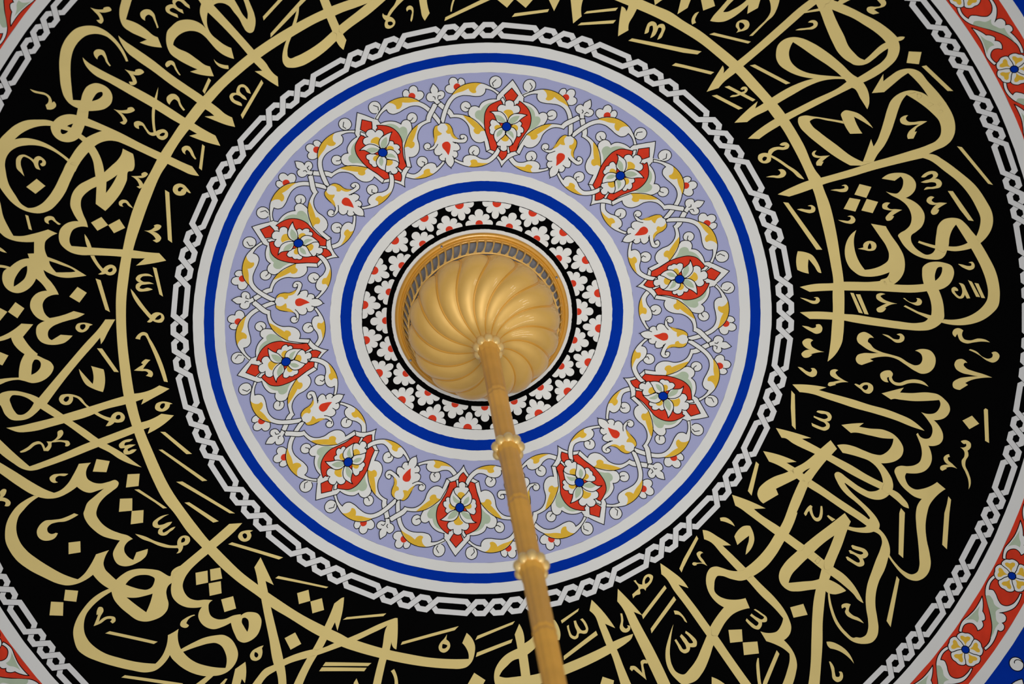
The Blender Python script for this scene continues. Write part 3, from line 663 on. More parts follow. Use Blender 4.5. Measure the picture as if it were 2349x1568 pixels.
    ('V', '-1768,-2251! -1774,-2273 -1760,-2290 -1732,-2292 -1717,-2279 -1710,-2240 -1700,-2197 -1692,-2175! -1699,-2173! -1718,-2218 -1726,-2252 -1738,-2264 -1748,-2258'),
    ('V', '-1804,-1982! -1816,-2008 -1811,-2039 -1780,-2055 -1756,-2048 -1736,-2020 -1731,-1970 -1713,-1920! -1724,-1916! -1742,-1956 -1751,-1999 -1767,-2014 -1787,-2004'),
    ('V', '-1340,-1855! -1374,-1876 -1404,-1912 -1407,-1945 -1391,-1961 -1359,-1956! -1349,-1988 -1330,-2008 -1304,-2008 -1280,-1983 -1268,-1948 -1266,-1929! -1287,-1944 -1302,-1985 -1323,-1990 -1334,-1968 -1325,-1941 -1307,-1917 -1300,-1890! -1321,-1904 -1345,-1934 -1368,-1945 -1386,-1936 -1379,-1910 -1356,-1892 -1341,-1876'),
    ('S', '-1178,-2012! -1170,-1986! -1354,-1762! -1360,-1793!'),
    ('V', '-1772,-1601! -1789,-1626 -1789,-1651 -1767,-1663 -1739,-1654 -1724,-1621 -1717,-1579 -1710,-1552! -1719,-1551! -1735,-1583 -1746,-1619 -1758,-1633 -1772,-1621'),
    ('S', '-1651,-1646! -1637,-1628! -1690,-1461! -1705,-1482!'),
    ('L', '-1929,-1655! -1870,-1608 -1807,-1553 -1747,-1505! -1716,-1427! -1775,-1455 -1812,-1487 -1900,-1564! -1963,-1614!'),
    ('V', '-189,-2404! -132,-2393! -199,-2344 -239,-2307 -261,-2281! -241,-2267 -229,-2235 -240,-2212 -262,-2198 -282,-2196 -300,-2208 -302,-2231 -289,-2258! -303,-2279 -306,-2299 -300,-2314! -290,-2298 -274,-2292! -251,-2325 -216,-2359/-278,-2245! -264,-2246 -248,-2238 -248,-2222 -264,-2215 -278,-2223'),
    ('V', '-139,-2295! -142,-2314 -132,-2329 -112,-2333 -97,-2319 -96,-2294 -103,-2263 -115,-2228 -124,-2215! -128,-2228! -116,-2261 -107,-2286 -112,-2303 -126,-2306'),
    ('L', '-46,-2376! 4,-2366! 2,-2307 7,-2254! -33,-2206! -44,-2233 -47,-2295'),
    ('V', '182,-2332! 193,-2330! 171,-2286 154,-2238! 146,-2239! 154,-2273'),
    ('S', '386,-2294! 446,-2283! 96,-2179! 106,-2204!'),
    ('L', '455,-2282! 522,-2199! 587,-2259!'),
    ('L', '579,-2260! 645,-2176! 713,-2237!'),
    ('S', '567,-2148! 798,-2140! 786,-2121! 545,-2126!'),
    ('L', '800,-2229! 829,-2121! 889,-2214!'),
    ('L', '950,-2204! 1040,-2190! 1007,-2094 1005,-2052! 942,-2010! 945,-2084'),
    ('S', '1044,-2083! 1252,-2077! 1234,-2058! 1022,-2068!'),
    ('S', '995,-2006! 1227,-1989! 1206,-1968! 971,-1991!'),
    ('L', '1277,-2082! 1297,-2065 1302,-2040! 1319,-2069 1323,-2085! 1375,-2049! 1347,-2005 1307,-1945 1300,-1903! 1226,-1870! 1243,-1956'),
    ('V', '1402,-1861! 1419,-1905 1437,-1935 1460,-1944 1484,-1932 1491,-1903! 1511,-1916 1536,-1912 1544,-1887 1528,-1849 1507,-1816 1481,-1806! 1498,-1838 1516,-1867 1518,-1887 1504,-1893 1487,-1867 1471,-1843 1436,-1825! 1449,-1853 1463,-1891 1460,-1914 1445,-1910 1436,-1887 1431,-1871'),
    ('S', '1316,-1840! 1645,-1720 1760,-1680! 1731,-1662! 1641,-1687 1290,-1827!'),
    ('S', '1580,-1619! 1631,-1599 1825,-1518! 1801,-1504! 1628,-1577 1554,-1605!'),
    ('L', '1496,-2119! 1496,-2059! 1577,-2107!'),
    ('L', '1677,-2093! 1635,-1972! 1707,-2009! 1743,-2084!'),
    ('L', '1799,-2076! 1877,-2065! 1887,-1998! 1806,-1975!'),
    ('L', '1989,-2050! 1913,-1972 1864,-1923 1843,-1894! 1874,-1883 1931,-1878 1983,-1895 2044,-1931 2103,-1980! 2089,-1914! 2162,-1948! 2191,-2025! 2116,-2034! 2057,-1986 2005,-1960 1956,-1944 1933,-1947! 1964,-1982 2035,-2044!'),
    ('V', '1778,-1969! 1757,-1941 1745,-1915 1749,-1894! 1723,-1884! 1721,-1910 1738,-1948 1758,-1965'),
    ('V', '2003,-1786! 2016,-1805 2005,-1832 2015,-1859 2052,-1874 2087,-1862 2095,-1837 2081,-1807 2051,-1794 2025,-1791/2034,-1803! 2026,-1834 2033,-1857 2053,-1850 2062,-1829'),
    ('L', '2235,-2019! 2246,-1954 2239,-1907 2207,-1859 2160,-1817 2085,-1752! 2107,-1751! 2158,-1797 2213,-1846 2252,-1877 2286,-1933 2311,-2010!'),
    ('S', '1858,-1805! 2090,-1709! 2070,-1698! 1827,-1797!'),
    ('S', '2098,-1540! 2313,-1378! 2284,-1372! 2065,-1537!'),
    ('L', '2530,-1988! 2425,-1917 2303,-1819 1989,-1580 1930,-1541! 1884,-1501! 1892,-1534 1887,-1558! 1827,-1478 1759,-1382! 1841,-1399! 1872,-1431 1965,-1496 2020,-1537! 2241,-1703 2456,-1875! 2555,-1880! 2550,-1898! 2472,-1887! 2537,-1932! 2599,-1981!'),
    ('L', '2506,-1987! 2537,-1932! 2555,-1880 2580,-1772 2616,-1641 2644,-1566 2681,-1514 2720,-1480 2730,-1471 2764,-1460 2821,-1468 2865,-1496 2910,-1532 2976,-1573! 2953,-1609! 2922,-1594 2878,-1558 2839,-1522 2806,-1495! 2776,-1513 2746,-1551 2717,-1598 2691,-1689 2663,-1771 2633,-1882! 2657,-1970!'),
    ('L', '2599,-1977! 2655,-1943! 2675,-1933! 2723,-1963 2791,-1956! 2701,-1914! 2775,-1867 2832,-1825 2897,-1779 2961,-1721 3005,-1670 3026,-1640! 3050,-1643 3074,-1638! 3070,-1630 3031,-1612! 3036,-1568 3026,-1521 3001,-1475 2956,-1432 2874,-1376 2781,-1333! 2750,-1372! 2852,-1430 2911,-1468 2949,-1512 2962,-1564! 2953,-1609! 2933,-1641 2890,-1692 2826,-1750 2761,-1805 2691,-1848 2633,-1882! 2558,-1910!'),
    ('L', '2245,-1610 2264,-1664 2312,-1701 2369,-1709 2424,-1693 2484,-1655 2581,-1568 2657,-1481 2730,-1388 2750,-1372! 2781,-1333! 2805,-1271 2809,-1210 2803,-1171 2788,-1137! 2754,-1216 2713,-1299 2706,-1302! 2450,-1190 2274,-1111 2211,-1078 2114,-1027 2063,-995! 1990,-1006! 2091,-1078 2183,-1128 2254,-1156 2455,-1242 2633,-1318 2677,-1349! 2665,-1369! 2611,-1376 2526,-1373 2431,-1345 2318,-1291 2211,-1237 2146,-1200 2027,-1148 1999,-1128! 1915,-1133! 1974,-1186 2038,-1237 2085,-1270! 2063,-1220! 2123,-1251 2181,-1285 2325,-1356 2399,-1380 2471,-1394! 2423,-1406 2368,-1428 2302,-1471 2257,-1519 2242,-1567/2362,-1674! 2411,-1629 2488,-1553 2572,-1476 2629,-1414 2649,-1388! 2578,-1401 2488,-1421 2420,-1446 2364,-1487 2333,-1536 2327,-1593 2341,-1639'),
    ('V', '2387,-1758! 2410,-1765 2453,-1766 2488,-1770 2507,-1784 2502,-1799! 2473,-1805! 2489,-1816 2517,-1815 2533,-1797 2529,-1774 2504,-1755 2458,-1754 2409,-1755'),
    ('S', '1911,-1406! 2072,-1284! 2053,-1273! 1882,-1402!'),
    ('V', '1983,-1373! 2001,-1387 2022,-1384 2031,-1367 2018,-1345 1976,-1330 1939,-1322 1907,-1324! 1919,-1333 1955,-1336 1986,-1349 2010,-1358 2009,-1370 1995,-1366'),
    ('S', '1823,-1351! 1981,-1232! 1953,-1225! 1790,-1349!'),
    ('V', '2192,-937! 2210,-949 2239,-948 2255,-926 2245,-905 2215,-897 2172,-902 2145,-890 2128,-868! 2178,-830 2230,-780 2282,-732 2323,-668! 2291,-683 2253,-731 2214,-770 2169,-815 2124,-853! 2118,-825 2092,-812 2057,-820 2038,-847 2045,-878 2076,-889 2108,-883! 2118,-906 2141,-919 2182,-923 2221,-918 2230,-929! 2215,-927/2065,-847! 2080,-862 2097,-856 2087,-834 2072,-830'),
    ('V', '2428,-868! 2410,-866 2396,-851 2402,-829 2425,-816 2452,-816! 2431,-799 2416,-781 2417,-759! 2447,-755! 2465,-782! 2454,-783! 2478,-803 2510,-824! 2473,-825 2434,-829 2414,-843'),
    ('V', '3043,-1070! 3015,-1067 2990,-1047 2993,-1019 3019,-1002 3075,-999 3109,-1001! 3073,-981 3035,-948 3023,-921 3026,-899! 3061,-899! 3087,-948! 3073,-946! 3086,-972 3130,-1000 3159,-1017! 3118,-1021 3069,-1018 3039,-1025 3027,-1044'),
    ('L', '2616,-1117 2643,-1141 2685,-1132 2729,-1110 2773,-1062 2810,-997! 2764,-1039 2697,-1091! 2710,-1032 2738,-964! 2660,-969! 2637,-1019 2620,-1085'),
    ('L', '2622,-1066! 2545,-1088 2441,-1117 2371,-1131 2340,-1122 2332,-1095 2341,-1050 2378,-993 2454,-905 2550,-807 2635,-739! 2706,-731! 2790,-753! 2718,-758! 2660,-797 2560,-899 2464,-999 2420,-1053 2410,-1088 2429,-1099 2530,-1078 2627,-1046!'),
    ('L', '2790,-917! 2800,-862! 2823,-894 2859,-971 2888,-1048 2919,-1133 2943,-1182 2978,-1217 3025,-1241 3077,-1249 3131,-1233 3184,-1192! 3256,-1177! 3314,-1054! 3212,-1061 3181,-1103 3118,-1168 3048,-1219! 3016,-1180 2990,-1127 2957,-1042 2924,-961 2872,-866 2812,-791 2790,-753! 2720,-759! 2762,-851'),
    ('L', '2830,-1251! 2915,-1382! 2910,-1329! 2957,-1364 3015,-1399 3071,-1408 3108,-1401 3138,-1384 3192,-1301 3252,-1209 3299,-1118 3326,-1037 3332,-973 3321,-911 3296,-865 3252,-828 3194,-804 3145,-780! 3113,-755! 2935,-723 2754,-686 2653,-661 2438,-616 2370,-594 2209,-553! 2136,-577! 2239,-620 2353,-656 2433,-668 2595,-701 2651,-714 2790,-753! 3013,-806 3143,-844 3201,-871 3232,-909 3242,-956 3235,-1012 3193,-1078 3118,-1160 3048,-1219! 3131,-1233 3184,-1192! 3154,-1256 3118,-1315 3072,-1376! 3031,-1350 2972,-1303 2919,-1260 2908,-1251!'),
    ('L', '3106,-754! 3145,-780! 3184,-771 3229,-735 3326,-640 3421,-526 3472,-421 3501,-332 3501,-269 3485,-215 3452,-162 3405,-117! 3325,-121! 3384,-167! 3411,-227 3425,-297 3406,-377 3368,-474 3309,-568 3234,-649 3139,-739'),
    ('L', '3384,-167! 3405,-117! 3444,-20 3479,91 3489,185 3484,271 3465,341 3417,394 3349,438 3276,460 3192,464 3137,455 3089,439! 3110,417! 3176,423 3240,413 3314,381 3368,337 3401,291 3414,237 3412,167 3393,64 3362,-32 3343,-82! 3266,-259! 3237,-221 3214,-167 3200,-104 3187,-74 3172,-43 3148,-21 3109,-15! 3116,-110 3133,-196 3155,-265 3190,-299 3240,-309 3294,-296 3331,-255 3360,-206'),
    ('L', '2845,-529! 2884,-513 2912,-509 2943,-535 2962,-581 2962,-613 2951,-631! 2909,-603! 2828,-625! 2871,-652 2928,-659 2983,-649 3022,-620 3042,-575 3033,-528 3005,-494 2965,-473! 3017,-442 3054,-399 3073,-342 3068,-303 3045,-257 3006,-224 2972,-199 2966,-163 2980,-119 3011,-81 3057,-52 3094,-64 3117,-102! 3187,-81! 3168,-39 3137,-17 3081,-17 3013,-37 2961,-72 2917,-127 2892,-185 2886,-205 2900,-220 2938,-241 2969,-270 2987,-317 2985,-372 2965,-422 2928,-463 2875,-500'),
    ('L', '3009,-144! 3016,-157! 3067,-135 3117,-117 3196,-105 3252,-101 3325,-123! 3343,-82! 3283,-70 3234,-68 3188,-77 3105,-98 3051,-122'),
    ('D', '2680,-598! 2754,-570! 2713,-494! 2638,-525!'),
    ('D', '2604,-504! 2673,-484! 2630,-401! 2556,-428!'),
    ('D', '2714,-486! 2785,-458! 2741,-380! 2670,-406!'),
    ('V', '3081,-616! 3108,-642 3144,-655 3178,-648 3190,-628 3181,-609 3163,-599! 3196,-588 3208,-563 3195,-536 3159,-527 3117,-526 3089,-522! 3104,-539 3146,-540 3172,-550 3170,-566 3143,-575 3108,-572 3075,-579! 3103,-590 3139,-600 3158,-618 3156,-632 3128,-628 3102,-613'),
    ('V', '3149,-464! 3129,-473 3107,-463 3097,-440 3112,-419 3161,-412! 3130,-386 3116,-355 3125,-340 3150,-343 3170,-374! 3158,-376! 3179,-391 3225,-417! 3183,-424 3145,-426 3130,-441'),
    ('V', '2862,-444! 2834,-450 2812,-438 2810,-410 2835,-396 2873,-389! 2839,-364 2820,-337 2826,-319 2851,-319 2876,-347! 2864,-350! 2892,-368 2933,-388! 2892,-397 2854,-402 2841,-415'),
    ('S', '3240,-504! 3271,-501! 3380,-278! 3348,-285! 3302,-367'),
    ('S', '3330,-823! 3359,-815! 3526,-532! 3498,-542!'),
    ('L', '2721,-304! 2814,-278! 2842,-208 2882,-126 2905,-53 2905,11 2891,65 2860,111 2815,145! 2747,158! 2731,111 2777,93 2799,55! 2729,75 2664,78 2601,63 2562,27 2552,15 2528,-43 2525,-115 2549,-193 2575,-231 2620,-266! 2597,-205 2592,-125 2610,-36 2640,26! 2700,21 2760,0 2799,-29 2811,-72 2801,-132 2764,-214'),
    ('L', '2799,55! 2785,85 2746,110 2680,116 2552,106 2494,101 2420,104 2293,99 2195,111! 2255,152! 2410,157 2486,163 2544,169 2722,187 2827,202 2933,213 3024,209! 3011,156! 2905,156 2815,145!'),
    ('L', '3011,156! 3010,73 3019,34 3050,9 3107,1 3155,10 3205,38 3215,78 3206,117 3172,170 3133,195 3101,204! 3116,277 3117,356 3108,414 3089,441! 3050,470 3005,487 2948,489 2864,478 2724,449 2513,397 2457,380 2382,367 2229,348! 2171,294! 2389,315 2463,333 2521,342 2661,377 2801,411 2941,433 2985,425 3008,405! 3018,389 3031,382! 3041,312 3035,249 3024,209!/3087,138! 3095,79 3120,41 3141,41 3140,66 3123,104'),
    ('S', '2860,308! 2872,301! 2951,354 3031,386! 3008,406! 2936,361'),
    ('V', '2864,249! 2875,250! 2921,285 2946,282 2955,263! 2949,255! 2973,261 2983,281 2971,304 2950,308 2916,292'),
    ('V', '2751,212! 2720,202 2693,213 2690,237 2712,262 2753,279! 2708,297 2680,315 2685,335 2713,340 2744,314! 2735,311! 2766,294 2820,286! 2776,271 2736,248 2717,223! 2732,216'),
    ('S', '2558,197! 2587,201! 2623,350! 2597,344!'),
    ('S', '2523,183! 2545,188! 2586,339! 2560,331!'),
    ('V', '3186,198 3204,189 3223,204! 3226,216 3201,215! 3212,243 3231,260 3248,237 3251,206 3236,162! 3262,171 3278,215 3295,275! 3274,276! 3264,246! 3247,272 3226,274 3197,246 3183,218'),
    ('S', '3297,145! 3320,158! 3359,270! 3335,266!'),
    ('S', '3336,167! 3360,173! 3390,279! 3368,276!'),
    ('V', '3248,25! 3278,33 3305,43 3330,41 3331,25! 3315,19! 3339,15 3351,38 3345,61 3316,73 3289,62'),
    ('V', '2614,-130! 2651,-136! 2654,-160 2677,-178 2710,-178 2733,-161 2737,-137 2723,-114 2687,-108 2652,-119/2678,-124! 2685,-149 2697,-164 2704,-140 2700,-124'),
    ('V', '2522,520 2538,486 2576,473 2610,491 2635,521! 2606,519 2593,548 2601,556 2625,594 2671,625 2733,649 2787,672 2846,719 2879,735 2909,730 2931,700 2929,657 2894,630! 2945,621 2993,637 3018,686 3014,725 2993,766 2958,792 2914,797 2874,775 2816,725 2764,682 2717,663 2652,659 2589,670! 2609,685! 2529,708! 2502,691 2495,662 2510,636 2548,625 2613,630 2654,631! 2594,607 2548,568 2526,543'),
    ('V', '2694,498! 2730,508 2769,539 2801,541 2808,518! 2788,506! 2817,503 2836,527 2828,554 2809,565 2780,565 2741,533'),
    ('V', '3166,548! 3151,522 3163,495 3193,485 3223,504! 3211,533 3221,565 3255,576 3312,565 3356,575 3382,595! 3330,587 3281,591 3231,596 3195,575 3184,540 3183,524!'),
    ('V', '2074,-711! 2120,-718 2157,-715 2173,-728 2168,-749! 2160,-756! 2187,-757 2204,-745 2210,-724 2195,-703 2161,-695 2119,-704'),
    ('V', '2250,-454! 2274,-456 2312,-446 2341,-445 2344,-465! 2323,-472! 2349,-475 2370,-454 2364,-427 2334,-418 2296,-430'),
    ('V', '2487,-571! 2523,-575 2552,-573 2581,-582 2579,-594! 2562,-597! 2591,-601 2604,-580 2592,-555 2556,-551 2522,-562'),
    ('V', '2511,-350! 2546,-343 2578,-338 2594,-353 2592,-366! 2574,-370! 2603,-373 2617,-359 2623,-342 2614,-323 2600,-316 2565,-321'),
    ('S', '2165,-516! 2198,-508! 2378,-145! 2340,-149!'),
    ('V', '2215,-149! 2259,-139 2306,-112 2333,-61 2351,24! 2337,19 2311,-31 2280,-86! 2269,-36 2267,20! 2232,7 2195,-15! 2194,-67'),
    ('V', '2186,188! 2221,199 2256,215 2285,218 2291,202! 2277,197! 2306,198 2315,220 2300,239 2267,241 2233,221'),
    ('V', '2171,392! 2208,401 2243,416 2262,410 2264,393! 2290,393 2304,418 2293,449 2259,459 2225,439'),
    ('V', '2156,510 2173,493 2203,488 2230,504! 2212,519 2214,543 2240,569 2293,594! 2240,595 2196,603! 2209,606! 2176,624 2151,621 2138,594 2158,575 2213,572! 2179,556 2159,530'),
    ('V', '2100,685! 2122,691 2155,720 2180,730 2193,715! 2186,703! 2209,705 2224,730 2213,757 2189,766 2161,754 2132,726'),
    ('V', '2367,733! 2347,724 2316,732 2310,761 2334,787 2375,806! 2327,812 2289,819 2283,834 2296,843! 2338,835! 2331,830! 2362,823 2422,824! 2380,795 2355,769 2347,749'),
    ('L', '2046,807! 2119,814 2270,849! 2216,863! 2293,894 2444,953 2539,995 2643,1034 2724,1074 2797,1117 2848,1167 2875,1201! 2804,1172 2703,1119 2566,1060 2428,1007 2354,973 2251,926 2182,892 2086,866!'),
    ('S', '2032,850! 2051,880! 2019,1130! 1998,1099! 2010,970'),
    ('V', '2178,1017! 2187,1009! 2230,1016 2265,1033 2275,1061 2260,1087 2234,1091! 2252,1110 2245,1141 2216,1155 2181,1143 2134,1114! 2133,1092! 2171,1115 2209,1130 2229,1120 2224,1104 2191,1081 2154,1054! 2156,1043! 2194,1062 2229,1073 2249,1063 2241,1042 2206,1032'),
    ('L', '1887,1106! 1995,1146 2113,1199! 2050,1199! 2166,1281 2237,1333 2354,1413 2450,1488 2547,1551! 2519,1590! 2422,1530 2363,1490 2193,1362 2118,1311 1983,1223 1936,1183 1915,1179!'),
    ('L', '1775,1261! 1881,1299 1988,1358! 1920,1359! 1971,1399 2070,1495 2118,1536 2232,1639 2330,1723 2391,1777 2411,1798! 2441,1834! 2390,1842! 2337,1793 2265,1734 2109,1597 2037,1539 1973,1475 1925,1422 1848,1362 1803,1338!'),
    ('L', '2243,1226! 2276,1290! 2235,1327 2193,1364! 2130,1427 2070,1495 2037,1539 1996,1609 1930,1717! 1863,1711! 1922,1602 1991,1492! 1973,1475! 1901,1503 1819,1534! 1829,1576! 1716,1628! 1696,1603 1686,1563 1702,1522 1746,1484 1811,1452 1921,1422 1971,1399 2034,1372 2109,1324 2166,1281/2076,1410! 2041,1423 2016,1440! 2025,1450!'),
    ('S', '1714,1329! 1731,1350! 1645,1565! 1625,1530!'),
    ('L', '2332,1124! 2399,1120 2482,1122! 2447,1145! 2514,1163 2607,1179 2667,1214 2703,1263 2718,1318 2701,1367 2661,1399 2608,1413 2554,1412! 2591,1476 2611,1538 2609,1584 2602,1603! 2634,1624 2664,1664 2689,1711 2690,1738! 2662,1725 2618,1677 2577,1635! 2516,1632! 2519,1590! 2547,1551! 2544,1496 2523,1441 2480,1392 2418,1360 2376,1343 2310,1321! 2281,1264! 2326,1262 2395,1283 2455,1316 2523,1348 2562,1355 2605,1336 2644,1294 2663,1245! 2598,1238 2507,1211 2401,1184 2386,1185!'),
    ('L', '2575,1634! 2542,1657 2516,1665 2483,1665 2447,1655 2407,1633 2367,1603 2332,1570 2293,1533! 2289,1536! 2306,1572 2336,1616 2379,1669 2422,1722 2452,1766 2471,1805 2478,1840 2468,1868! 2487,1890! 2432,1884! 2410,1889 2358,1888 2305,1876 2254,1857! 2265,1835! 2306,1848 2349,1852 2379,1849 2390,1842! 2411,1798! 2420,1792 2411,1767 2385,1723 2339,1667 2291,1617 2261,1572 2240,1517 2231,1481 2232,1466 2243,1455 2262,1454 2278,1464 2304,1491 2342,1528 2374,1558 2414,1587 2441,1603 2470,1606 2500,1601 2520,1590! 2552,1550! 2605,1584!'),
    ('V', '1981,1724! 1988,1742! 1996,1737 2009,1717 2021,1708! 2024,1729 2030,1749 2039,1769 2049,1781 2063,1787 2078,1784 2094,1770 2105,1746 2111,1721 2113,1683! 2102,1682! 2096,1707 2085,1742 2075,1759 2061,1762 2050,1753 2043,1735 2041,1712 2042,1691 2047,1680! 2035,1669! 2021,1677 1998,1700'),
    ('V', '2263,1973! 2273,1967! 2295,1977 2330,1990 2352,2002 2365,2021 2368,2039 2356,2055 2338,2064 2325,2064! 2330,2080 2332,2097 2327,2109 2310,2118 2290,2118 2273,2108 2249,2089 2221,2068! 2214,2046! 2226,2044! 2244,2059 2269,2079 2287,2090 2300,2090 2304,2080 2299,2062 2287,2047 2268,2032 2248,2025! 2241,2004! 2252,2001! 2279,2020 2301,2032 2317,2037 2332,2033 2337,2027 2332,2021 2317,2013 2291,2003 2270,1993!'),
    ('V', '3241,644! 3250,638! 3287,656 3323,696 3357,711 3382,702 3390,681! 3383,669! 3411,663 3431,687 3418,721 3384,739 3351,726 3304,684 3272,661'),
    ('V', '3219,735! 3189,706 3153,712 3135,742 3141,774 3176,804 3230,821 3278,834! 3207,835 3149,844 3107,873 3106,904 3146,924! 3203,891! 3187,877! 3225,859 3283,847 3364,845! 3314,820 3248,794 3208,773 3194,745 3203,734'),
    ('V', '2688,844! 2660,836 2642,811 2643,780 2670,762 2710,761! 2725,785 2715,808! 2725,840 2756,852 2808,838 2866,835 2914,852 2945,891! 2911,873 2869,861 2819,860 2767,873 2732,868 2706,847 2695,819 2697,807! 2683,810! 2683,826'),
    ('V', '2460,841! 2470,838! 2494,851! 2518,837 2554,838 2580,861 2578,893 2550,916 2522,908 2497,879 2475,858/2508,868! 2530,852 2548,855 2545,878 2529,889'),
    ('L', '2632,920! 2783,889! 2753,922! 2817,930 2945,934 3000,950 3038,987 3061,1026 3063,1061 3048,1092 3020,1117 2982,1129 2946,1129! 2976,1173 2992,1236 2987,1266 2965,1296 2927,1310 2885,1307! 2896,1354 2893,1408 2870,1453 2837,1482 2791,1496 2748,1496 2713,1491! 2701,1509 2701,1544 2717,1583 2753,1608 2803,1606 2849,1593 2904,1564! 2952,1615! 2905,1645 2864,1681 2828,1725 2806,1776 2782,1858 2773,1956 2777,2053 2772,2128 2751,2179 2711,2219 2658,2236 2609,2222 2565,2179 2528,2120 2502,2066! 2510,2052! 2546,2118 2589,2168 2636,2191 2675,2176 2694,2140 2705,2073 2714,1976 2721,1855 2732,1772 2749,1722 2787,1676! 2744,1660 2700,1620 2664,1572 2641,1510 2636,1471 2650,1449 2677,1439 2727,1444 2771,1440 2810,1419 2832,1374 2837,1313 2827,1258 2818,1223! 2830,1214! 2844,1244 2870,1258 2900,1254 2922,1225 2929,1179 2910,1131 2874,1070! 2924,1085 2961,1080 2993,1050 3007,1012 3002,989! 2937,991 2830,987 2746,972 2704,964 2688,968!'),
    ('D', '3199,1109! 3237,1167! 3169,1203! 3133,1141!'),
    ('S', '3293,1060! 3307,1071! 3282,1304! 3259,1288! 3281,1070!'),
    ('V', '3102,1285! 3138,1280 3162,1300 3159,1331 3135,1353! 3136,1387 3114,1421 3106,1455 3119,1509 3125,1562 3116,1600 3102,1622! 3110,1562 3099,1500 3085,1454 3088,1420 3108,1394 3113,1356 3092,1328! 3117,1329 3133,1318 3132,1303! 3124,1306'),
    ('V', '3011,1373! 2992,1378 2973,1396 2978,1427 3007,1451! 2972,1446 2941,1460 2939,1475 2951,1487! 2983,1473! 2975,1469! 3005,1462 3049,1476! 3025,1444 2999,1409 3000,1397 3014,1392!'),
    ('S', '2963,1666! 2977,1690! 2952,1782 2896,2029! 2870,1997! 2919,1781 2944,1723'),
    ('S', '2638,1733! 2659,1766! 2597,2077! 2571,2048! 2622,1767 2628,1753'),
    ('L', '2429,1884! 2468,1867! 2500,1912 2517,1966 2519,2011 2509,2056! 2497,2070! 2460,2150 2411,2223 2378,2295 2356,2391 2354,2472 2349,2546 2331,2596 2290,2634 2234,2642 2183,2632 2171,2627 2109,2568 2069,2499 2047,2393 2051,2285! 2062,2286! 2065,2394 2086,2485 2126,2554 2176,2597 2183,2595 2219,2599 2255,2585 2280,2542 2290,2483 2291,2409 2303,2321 2326,2247 2370,2160 2413,2080 2455,2007 2475,1956 2470,1917'),
    ('S', '2533,2198! 2547,2222! 2433,2539! 2413,2497!'),
    ('V', '1402,1697! 1437,1697 1471,1721 1494,1767! 1460,1743 1432,1728 1403,1718!'),
    ('L', '1268,1767! 1287,1771 1369,1829 1445,1895! 1387,1891! 1439,1956 1519,2062 1599,2174 1691,2296 1731,2367 1754,2433 1760,2497 1742,2540 1694,2577! 1727,2624 1750,2681 1754,2748 1735,2805 1677,2910! 1606,2903! 1678,2785 1711,2707 1716,2671! 1683,2635 1636,2603 1573,2573! 1544,2503! 1613,2521 1652,2516 1693,2476 1716,2430! 1678,2370 1585,2252 1513,2143 1460,2076 1371,1948 1303,1852 1268,1832!'),
    ('L', '1864,1707! 1802,1805 1760,1851 1704,1918 1631,1987 1519,2062! 1459,2078 1404,2066 1354,2043 1319,2030 1279,2035 1252,2061 1233,2108 1230,2169 1248,2231 1282,2281 1323,2315! 1257,2376 1204,2437 1169,2493 1117,2573 1070,2642 1013,2698 960,2733 912,2708 891,2657 890,2590 911,2503 952,2388! 900,2479 864,2564 855,2638 867,2699 903,2759 947,2801 994,2797 1035,2786 1090,2741 1163,2638 1204,2561 1246,2502 1329,2403 1373,2370 1446,2345 1499,2339! 1482,2268! 1399,2271 1340,2257 1298,2231 1278,2201 1283,2156 1296,2117 1316,2096 1345,2099 1409,2128 1474,2146 1509,2142 1562,2123! 1663,2067 1744,1991 1816,1902 1854,1856 1938,1714!'),
    ('L', '936,1960! 999,2018 1075,2104 1100,2155! 1035,2122! 1063,2171 1133,2297 1204,2436 1242,2502 1303,2628 1438,2888! 1363,2881! 1274,2702 1204,2561 1169,2493 1048,2253 997,2159 953,2062 930,2036!'),
    ('V', '1479,1837! 1511,1798 1554,1772 1599,1775! 1613,1825 1612,1874 1589,1922 1535,1971! 1550,1925 1574,1874 1581,1842! 1538,1867 1490,1898!'),
    ('V', '1245,1926! 1224,1912 1199,1924 1202,1947 1229,1993! 1195,1989 1161,1985 1156,1992 1168,2006! 1185,2005! 1184,1999! 1217,1997 1257,2019! 1239,1979 1223,1938 1233,1928'),
    ('S', '1220,1801! 1228,1824! 1091,2010 1072,2042! 1061,2014! 1102,1950'),
    ('L', '2257,1743! 2288,1805! 2257,1858 2208,1953 2118,2109 2090,2168 2074,2193! 2118,2219 2177,2277! 2135,2291 2097,2296 2048,2281! 2038,2269! 2010,2368 1981,2478 1953,2623 1916,2768 1874,2925! 1795,2919! 1845,2762 1885,2581 1917,2435 1946,2326 1974,2251! 1925,2253 1849,2256 1791,2246 1758,2219 1740,2188 1736,2149 1751,2105 1785,2063 1894,1978 1945,1942 2008,1900 2150,1812/2162,1893! 2092,1933 2003,1998! 2064,2058! 2115,1977/1955,2034! 1886,2087 1824,2142 1796,2193! 1898,2192 1973,2191 2008,2184! 2037,2116!'),
    ('L', '1512,1545! 1621,1599 1725,1664! 1645,1660! 1673,1692 1802,1805 1854,1856 1945,1942 2006,1998 2064,2058 2118,2109 2180,2163 2238,2248 2258,2296 2279,2368! 2243,2339 2227,2310 2173,2245 2090,2164! 2035,2116 1955,2034 1894,1978 1816,1902 1760,1851 1670,1761 1591,1683 1559,1651 1522,1623!'),
    ('V', '2134,1754! 2144,1749! 2165,1766 2187,1782! 2164,1794! 2145,1772'),
    ('D', '1777,2360! 1871,2344! 1887,2420! 1788,2432!'),
    ('D', '1326,2471! 1419,2477! 1410,2559! 1322,2559!'),
    ('D', '1409,2566! 1511,2569! 1507,2650! 1402,2651!'),
